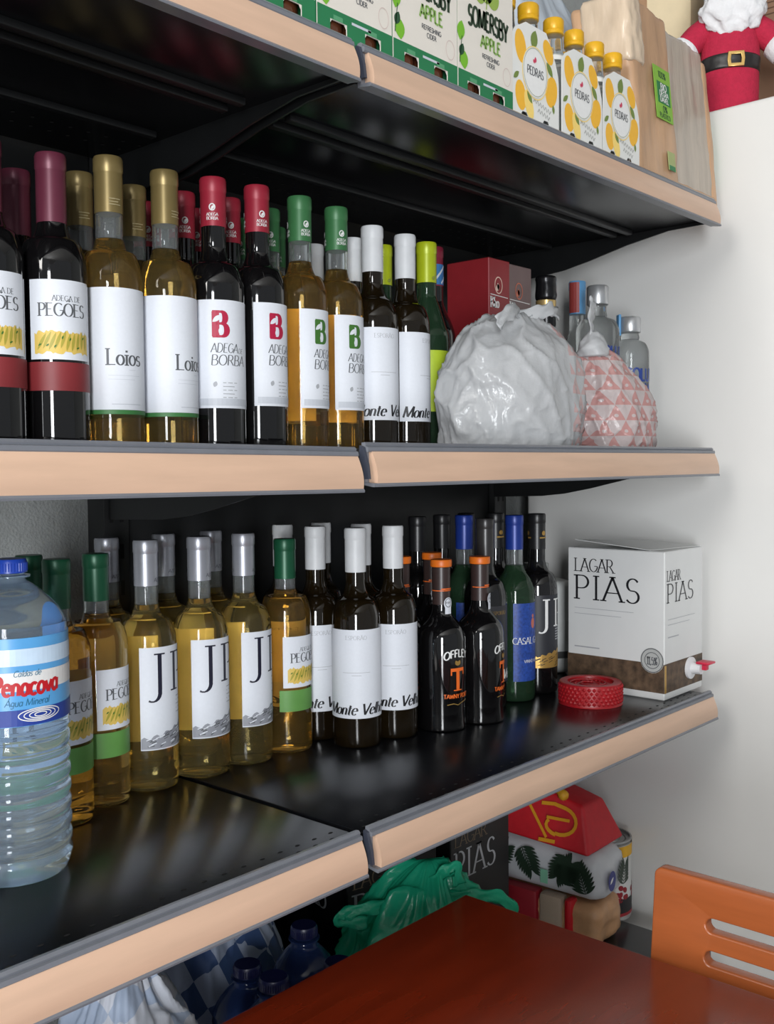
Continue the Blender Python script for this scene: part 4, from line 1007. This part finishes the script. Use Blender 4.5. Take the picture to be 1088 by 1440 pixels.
for s in (-1, 1):
    tube('sleeve', curvepts([(s*.036, 0, .168), (s*.062, -.004, .150), (s*.082, -.010, .128)], 5), [.026, .026, .0255, .025, .025, .0245, .024, .0235, .023, .0225, .022], PR, t, 18)
    tube('cuff', [(s*.074, -.008, .137), (s*.078, -.009, .132), (s*.092, -.013, .116), (s*.095, -.014, .113)], [.018, .0275, .0275, .019], WP, t, 18)
    h = tube('hand', curvepts([(s*.088, -.012, .118), (s*.098, -.015, .102), (s*.104, -.018, .086), (s*.104, -.019, .076)], 5), [.018, .020, .022, .023, .024, .0245, .0245, .024, .023, .021, .019, .017, .013, .009, .003, .001], SKIN, t, 16)
    tube('thumb', curvepts([(s*.092, -.03, .100), (s*.088, -.038, .090), (s*.088, -.040, .080)], 5), [.009, .010, .0105, .0105, .010, .010, .009, .008, .006, .004, .001], SKIN, h, 12)
hd = oval('head', [(.0001, .176), (.030, .182), (.040, .205), (.041, .225), (.034, .250), (.018, .262), (.0001, .265)], 1, .92, SKIN, t)
def blob(name, c, rx, ry, rz_, m, parent, seed, amp=.12, n=26):
    V, F = [], []
    for j in range(n+1):
        for i in range(n*2):
            a = math.pi*i/n; b = math.pi*j/n; d = Vector((math.sin(b)*math.cos(a), math.sin(b)*math.sin(a), math.cos(b)))
            k = 1+amp*noise.noise(d*2.6+Vector((seed, 0, 0)))+amp*.5*noise.noise(d*6+Vector((0, seed, 0)))
            V.append((c[0]+rx*d.x*k, c[1]+ry*d.y*k, c[2]+rz_*d.z*k))
    for j in range(n):
        for i in range(n*2): F.append((j*2*n+i, (j+1)*2*n+i, (j+1)*2*n+(i+1) % (2*n), j*2*n+(i+1) % (2*n)))
    return mesh(name, V, F, m, parent, True)
blob('beard', (0, -.028, .190), .054, .028, .048, WP, t, 3, .22)
for s in (-1, 1): blob('eye', (s*.014, -.0375, .228), .0045, .003, .0055, K, hd, 1, 0, 8)
blob('nose', (0, -.044, .216), .008, .008, .008, SKIN, hd, 1, 0, 10)
blob('moustache', (0, -.042, .206), .028, .010, .009, WP, t, 6, .2, 14)
oval('hat', [(.041, .238), (.042, .250), (.036, .275), (.022, .31), (.008, .335), (.0001, .34)], 1, .95, PR, t)
oval('hat_brim', [(.040, .232), (.047, .236), (.048, .246), (.041, .250)], 1, .95, WP, t)
blob('pompom', (0, 0, .345), .015, .015, .015, WP, t, 2, .15, 12)
CB = mat('brown_cardboard', srgb(150, 116, 92), .75, 0, .05, 30)
t = thing('cardboard_box', 'plain brown cardboard box behind the plush doll on the fridge', 'box', (1.22, -.14, ZFT), 0)
box('carton', 0, .30, 0, .30, 0, .36, CB, t, .002, 1)
tc_ = thing('cardboard_box', 'cream-coloured carton behind the doll shoulder on the fridge', 'box', (1.19, .19, ZFT), R(8))
box('carton', 0, .24, 0, .22, 0, .34, mat('cream_board', srgb(226, 208, 172), .7, 0, .03), tc_, .002, 1)
box('tape', -.0006, .2406, .09, .13, .0, .3406, mat('brown_tape', srgb(168, 132, 100), .3), tc_)
P = Print()
for k in range(3): P.line([(-.22, .245+k*.011), (-.02, .245+k*.011)], .0022)
P.put('printed_lines', face_x(0, E2), ink('sepia', srgb(96, 66, 50)), t)
box('tape', -.0006, .3006, .12, .17, .0, .3606, mat('brown_tape', srgb(168, 132, 100), .3), t)

# ------------------------------------------------------------------ below the lower shelf
ZLS = ZL+0.0031
BCARD = mat('black_carton', srgb(26, 26, 28), .42, 0, .1)
SIL = ink('silver_print', srgb(186, 188, 192), .4)
def black_carton(x, y, rz, lab, wd=.162):
    t = thing('wine_box', lab, 'box', (x, y, ZLS), R(rz), 'black boxed-wine cartons on the bottom shelf')
    h = .292; bx = box('carton', 0, wd, 0, .185, 0, h, BCARD, t, .0015, 1)
    Print().text('PIAS', .010, .183, .046, .11, .045, True, align='l', sx=.92, gap=.08).put('lettering', face_y(0, E2), SIL, bx)
    Print().text('LAGAR', .010, .238, .022, .11, .05, True, align='l', sx=1.05).put('brown_lettering', face_y(0, E2), ink('bronze', srgb(120, 104, 84)), bx)
    P = Print().text('PIAS', -.165, .19, .045, .11, .045, True, align='l'); P.put('lettering', face_x(0, E2), SIL, bx)
black_carton(.472, .252, 0, 'black boxed-wine carton with silver lettering, standing against the red bag')
black_carton(.250, .268, -14, 'black boxed-wine carton half hidden behind the green bag')

GB = film('green_film', srgb(40, 180, 140), .45, .22)
t = thing('plastic_bag', 'knotted green plastic bag with looped handle in front of black cartons', 'bag', (.226, .118, ZLS), R(-38))
bag('bag_film', t, .140, .092, .322, GB, 21, (.02, .01), .34, .5, wr=.08)
ribbonloop('handle', [(.04, -.02, .285), (.07, -.03, .288), (.105, -.03, .284), (.125, -.03, .266), (.115, -.03, .248), (.085, -.03, .250), (.05, -.03, .262)], .016, GB, t)
ribbonloop('handle', [(-.03, -.02, .285), (-.06, -.03, .284), (-.095, -.03, .280), (-.105, -.03, .270), (-.07, -.03, .266)], .016, GB, t)
ribbonloop('handle', [(.02, -.01, .30), (.035, -.02, .318), (.05, -.02, .322), (.055, -.02, .30)], .018, GB, t)

def checker_mat(name, a, b, size):
    m = mat(name, a, .6, 0, .03, 40, bump=.3); nt = m.node_tree; bs = nt.nodes['Principled BSDF']
    tc = nt.nodes.new('ShaderNodeTexCoord'); mp = nt.nodes.new('ShaderNodeMapping'); mp.inputs['Rotation'].default_value = (R(12), R(18), R(25))
    ck = nt.nodes.new('ShaderNodeTexChecker'); ck.inputs['Scale'].default_value = 1/size; ck.inputs['Color1'].default_value = a; ck.inputs['Color2'].default_value = b
    nt.links.new(tc.outputs['Object'], mp.inputs[0]); nt.links.new(mp.outputs[0], ck.inputs['Vector']); nt.links.new(ck.outputs[0], bs.inputs['Base Color'])
    return m
CK = checker_mat('blue_check', srgb(176, 188, 212), srgb(66, 92, 140), .036)
t = thing('checked_cloth_bag', 'blue and white checked bag slumped beside the green bag', 'bag', (.028, .322, ZLS), R(10))
bag('bag_film', t, .140, .100, .352, CK, 31, (0, 0), .15, .6, wr=.09)
t = thing('checked_cloth_bag', 'white bag with blue checked border under the shelf front, near the frame corner', 'bag', (-.232, .128, ZLS), R(15))
bag('bag_film', t, .120, .095, .372, checker_mat('pale_check', srgb(206, 210, 220), srgb(170, 184, 206), .05), 37, (.02, 0), .22, .6, wr=.10)
DCAP = mat('navy_cap', srgb(22, 26, 66), .35)
for k, (x, y) in enumerate(((-.065, .075), (.022, .062), (-.034, .156), (.052, .150))):
    t = thing('water_bottle', ['dark blue water bottle', 'navy-capped water bottle nearest the green bag', 'navy-capped water bottle behind the front pair', 'blue water bottle squeezed between checked bag and green bag', 'blue water bottle beside the white checked bag'][k] + (' with navy cap, middle of the bottles under the shelf' if k == 0 else ''), 'bottle', (x, y, ZLS), R(40*k), 'blue water bottles under the lower shelf')
    z0, z1 = water_bottle(t, .041, .300-.012*k % .03, PETD, DCAP, False)
    label(t, .041, R(170), z0, z1, mat('navy_label', srgb(46, 56, 120), .4), eps=.0004)

# stack beside the fridge
t = thing('paper_parcel', 'brown paper parcel with red and grey stripes at the bottom of the stack', 'package', (.752, .150, ZLS), R(4))
pp = soft('parcel_wrap', 0, .105, 0, .25, 0, .075, mat('parcel_paper', srgb(186, 142, 104), .45, 0, .1, 40, bump=.4), t, .006, .018, 8, 7)
P = Print()
for (a, b, m_, nm) in ((-.06, -.045, RED, 'red_stripe'), (-.11, -.065, ink('hessian', srgb(164, 146, 128)), 'grey_field'), (-.24, -.115, ink('maroon', srgb(140, 24, 36)), 'maroon_field')):
    b_ = box(nm, -.0085, .02, -b, -a, .010, .0825, m_, t, .006)
t = thing('paper_pack', 'white pack printed with dark green palm leaves, middle of the stack', 'package', (.748, .140, ZLS+.083), R(3))
pk = soft('pack_wrap', 0, .105, 0, .26, 0, .088, mat('palm_pack', srgb(204, 206, 210), .4, 0, .03, 40, bump=.3), t, .004, .028, 8, 9)
P = Print()
def frond(P, u, v, rot, n=9, L0=.04):
    for k in range(n):
        s = k/(n-1); cx_, cy_ = u+math.cos(R(rot))*L0*s, v+math.sin(R(rot))*L0*s
        for sg in (1, -1): P.leaf(cx_, cy_, .034*(1-.5*abs(s-.35)), .006, rot+sg*(62-28*s))
    P.line([(u, v), (u+math.cos(R(rot))*L0*1.1, v+math.sin(R(rot))*L0*1.1)], .002)
frond(P, -.215, .035, 50); frond(P, -.155, .075, -60); frond(P, -.075, .030, 60); frond(P, -.06, .075, -120); frond(P, -.025, .02, 110)
P.put('palm_print', lambda u, v: (-.0065+max(0, abs(v-.044)-.020)**2*16+.0, -u, min(max(v, .006), .084)), ink('palm', srgb(38, 56, 42)), pk)
P = Print(); P.rect(-.115, -.100, .020, .045); P.put('mint_print', lambda u, v: (-.0072, -u, v), ink('mint', srgb(130, 190, 160)), pk)
Print().ell(.030, .040, .014, .018).put('blue_badge', lambda u, v: (u, -.0075, v), ink('indigo', srgb(56, 60, 130)), pk)
Print().leaf(.022, .036, .016, .006, 40).put('badge_mark', lambda u, v: (u, -.0080, v), WHITE, pk)
P = Print(); frond(P, .075, .02, 80, 7, .03); P.put('palm_print', lambda u, v: (min(max(u, .01), .095), -.0070, min(max(v, .01), .078)), ink('palm', srgb(38, 56, 42)), pk)
t = thing('insulated_bag', 'red folded bag with yellow lettering on top of the stack', 'bag', (.742, .155, ZLS+.173), R(4), rx=R(4))
RB = mat('red_fabric', srgb(196, 26, 38), .55, 0, .06, 60, bump=.2)
V = [(-.01, 0, 0), (.125, -.005, 0), (.125, .25, 0), (-.015, .25, 0), (.02, .03, .075), (.10, .03, .07), (.10, .24, .11), (.01, .24, .112)]
rb = mesh('bag_body', V, [(0, 3, 2, 1), (4, 5, 6, 7), (0, 1, 5, 4), (1, 2, 6, 5), (2, 3, 7, 6), (3, 0, 4, 7)], RB, t)
bm = bmesh.new(); bm.from_mesh(rb.data); bmesh.ops.bevel(bm, geom=bm.edges[:], offset=.007, segments=3, affect='EDGES', profile=.6); bm.to_mesh(rb.data); bm.free()
autosmooth(rb, 60)
slant = lambda eps: (lambda u, v: (-.012+v*.37-eps-.003, -u, v))
P = Print().line([(-.165, .078), (-.140, .080)], .005).line([(-.150, .080), (-.082, .014)], .005).line([(-.096, .008), (-.064, .011)], .006); P.put('yellow_lettering', slant(.003), ink('sunflower', srgb(226, 158, 36)), t)
P = Print().stroke([(-.105, .066), (-.080, .070)]+arc(-.062, .046, .030, .022, 80, -100)+arc(-.062, .036, .026, .014, -100, -210), lambda d: .006).line([(-.090, .046), (-.045, .050)], .005); P.put('yellow_lettering', slant(.003), ink('sunflower', srgb(226, 158, 36)), t)
V = []
tube('yellow_trim', curvepts([(.01, .06, .085), (.02, .09, .098), (.015, .13, .100), (.02, .17, .116), (.015, .21, .120)], 6), [.006+.004*abs(math.sin(k*.9)) for k in range(25)], mat('mustard_cloth', srgb(214, 156, 38), .6), t, 10)
t = thing('food_can', 'large round tin can with white and yellow paper wrapper beside fridge', 'can', (.908, .222, ZLS), R(-72))
rc = .049; hc = .150
lathe('tin', [(.0001, .002), (rc-.004, .002), (rc-.001, 0), (rc, .003), (rc-.001, .006), (rc-.001, hc-.006), (rc+.0008, hc-.003), (rc, hc), (rc-.003, hc), (rc-.004, hc-.005), (rc*.80, hc-.006), (rc*.78, hc-.004), (rc*.74, hc-.006), (rc*.58, hc-.006), (rc*.56, hc-.004), (rc*.52, hc-.006), (.0001, hc-.006)], mat('tinplate', srgb(176, 176, 174), .3, .7), t, 44, 30)
lw = label(t, rc, R(179), .008, hc-.008, mat('can_paper', srgb(214, 214, 212), .5), 'wrapper', .0002)
Print().rect(-.17, .17, hc-.030, hc-.009).put('yellow_band', cyl(rc, E3), mat('can_yellow', srgb(232, 176, 40), .5), lw)
Print().rect(-.17, .17, .009, .042).put('black_band', cyl(rc, E3), K, lw)
Print().rect(-.17, .17, .009, .015).put('red_band', cyl(rc, .0010), ink('brick', srgb(150, 30, 40)), lw)
P = Print()
for k in range(60): P.ell(random.uniform(-.16, .16), .040+abs(random.gauss(0, .014)), .006, .005, random.uniform(0, 180), 10)
P.put('bean_print', cyl(rc, E3), ink('maroon', srgb(86, 30, 34)), lw)
for a in (-.02, .15): Print().rect(a-.016, a+.016, hc-.046, hc-.024).put('red_badge', cyl(rc, .0010), ink('badge_red', srgb(206, 70, 30)), lw)
for a in (0, .09): Print().text('age', a, .022, .013, .2, .14, False).put('lettering', cyl(rc, .0010), WHITE, lw)

# ------------------------------------------------------------------ table and chair
ZTab = -.54
TW = mat('mahogany_veneer', srgb(116, 36, 14), .22, 0, .16, 7, (1.2, 9, 9), bump=.01)
t = thing('table', 'dark red-brown wooden table with glossy top in the foreground', 'table', (-.22, -.41, ZF))
tz = ZTab-ZF
box('table_top', -.42, .404, -.42, .412, tz-.028, tz, TW, t, .002, 2)
box('apron', -.37, .36, -.37, -.35, tz-.10, tz-.0285, TW, t); box('apron', -.37, .36, .345, .365, tz-.10, tz-.0285, TW, t)
box('apron', -.37, -.35, -.349, .344, tz-.10, tz-.0285, TW, t); box('apron', .34, .36, -.349, .344, tz-.10, tz-.0285, TW, t)
for x in (-.38, .34):
    for y in (-.38, .34): box('leg', x, x+.05, y, y+.05, 0, tz-.0288, TW, t, .004)
CW = mat('orange_beech', srgb(160, 86, 46), .24, 0, .10, 9, (9, 1.0, 9), bump=.01)
t = thing('chair', 'orange-brown wooden chair with slotted backrest tucked at the table', 'chair', (.236, -.432, ZF))
Wd = .205
def rr(x0, x1, y0, y1, r, n=5):
    o = []
    for cx_, cy_, a0 in ((x1-r, y1-r, 0), (x0+r, y1-r, 90), (x0+r, y0+r, 180), (x1-r, y0+r, 270)):
        o += [(cx_+r*math.cos(R(a0+90*k/n)), cy_+r*math.sin(R(a0+90*k/n))) for k in range(n+1)]
    return o
zb0, zb1 = .56, ZF*-1-.463
slots = [rr(-.150, .150, zc-.0095, zc+.0095, .0094) for zc in (zb1-.046, zb1-.080, zb1-.114)]
# outline in (u = y, v = z); gentle curve: the sides come forward, the top leans back
plate('backrest', rr(-Wd, Wd, zb0, zb1, .006), slots, .016, CW, t, lambda u, v, w_: (w_+(v-zb1)*.10+.012-.25*u*u, u, v), .002)
for y in (-.18, .15):
    tube('back_post', [(-.040, y+.015, .43), (-.022, y+.015, .60), (.012, y+.015, .78)], .014, CW, t, 12)
box('seat', -.44, -.02, -.20, .20, .43, .452, CW, t, .006, 3)
for y in (-.19, .15):
    box('leg', -.42, -.38, y, y+.04, 0, .4298, CW, t, .004); box('leg', -.06, -.02, y, y+.04, 0, .4298, CW, t, .004)
box('stretcher', -.379, -.061, -.175, -.155, .18, .21, CW, t); box('stretcher', -.379, -.061, .16, .18, .18, .21, CW, t)
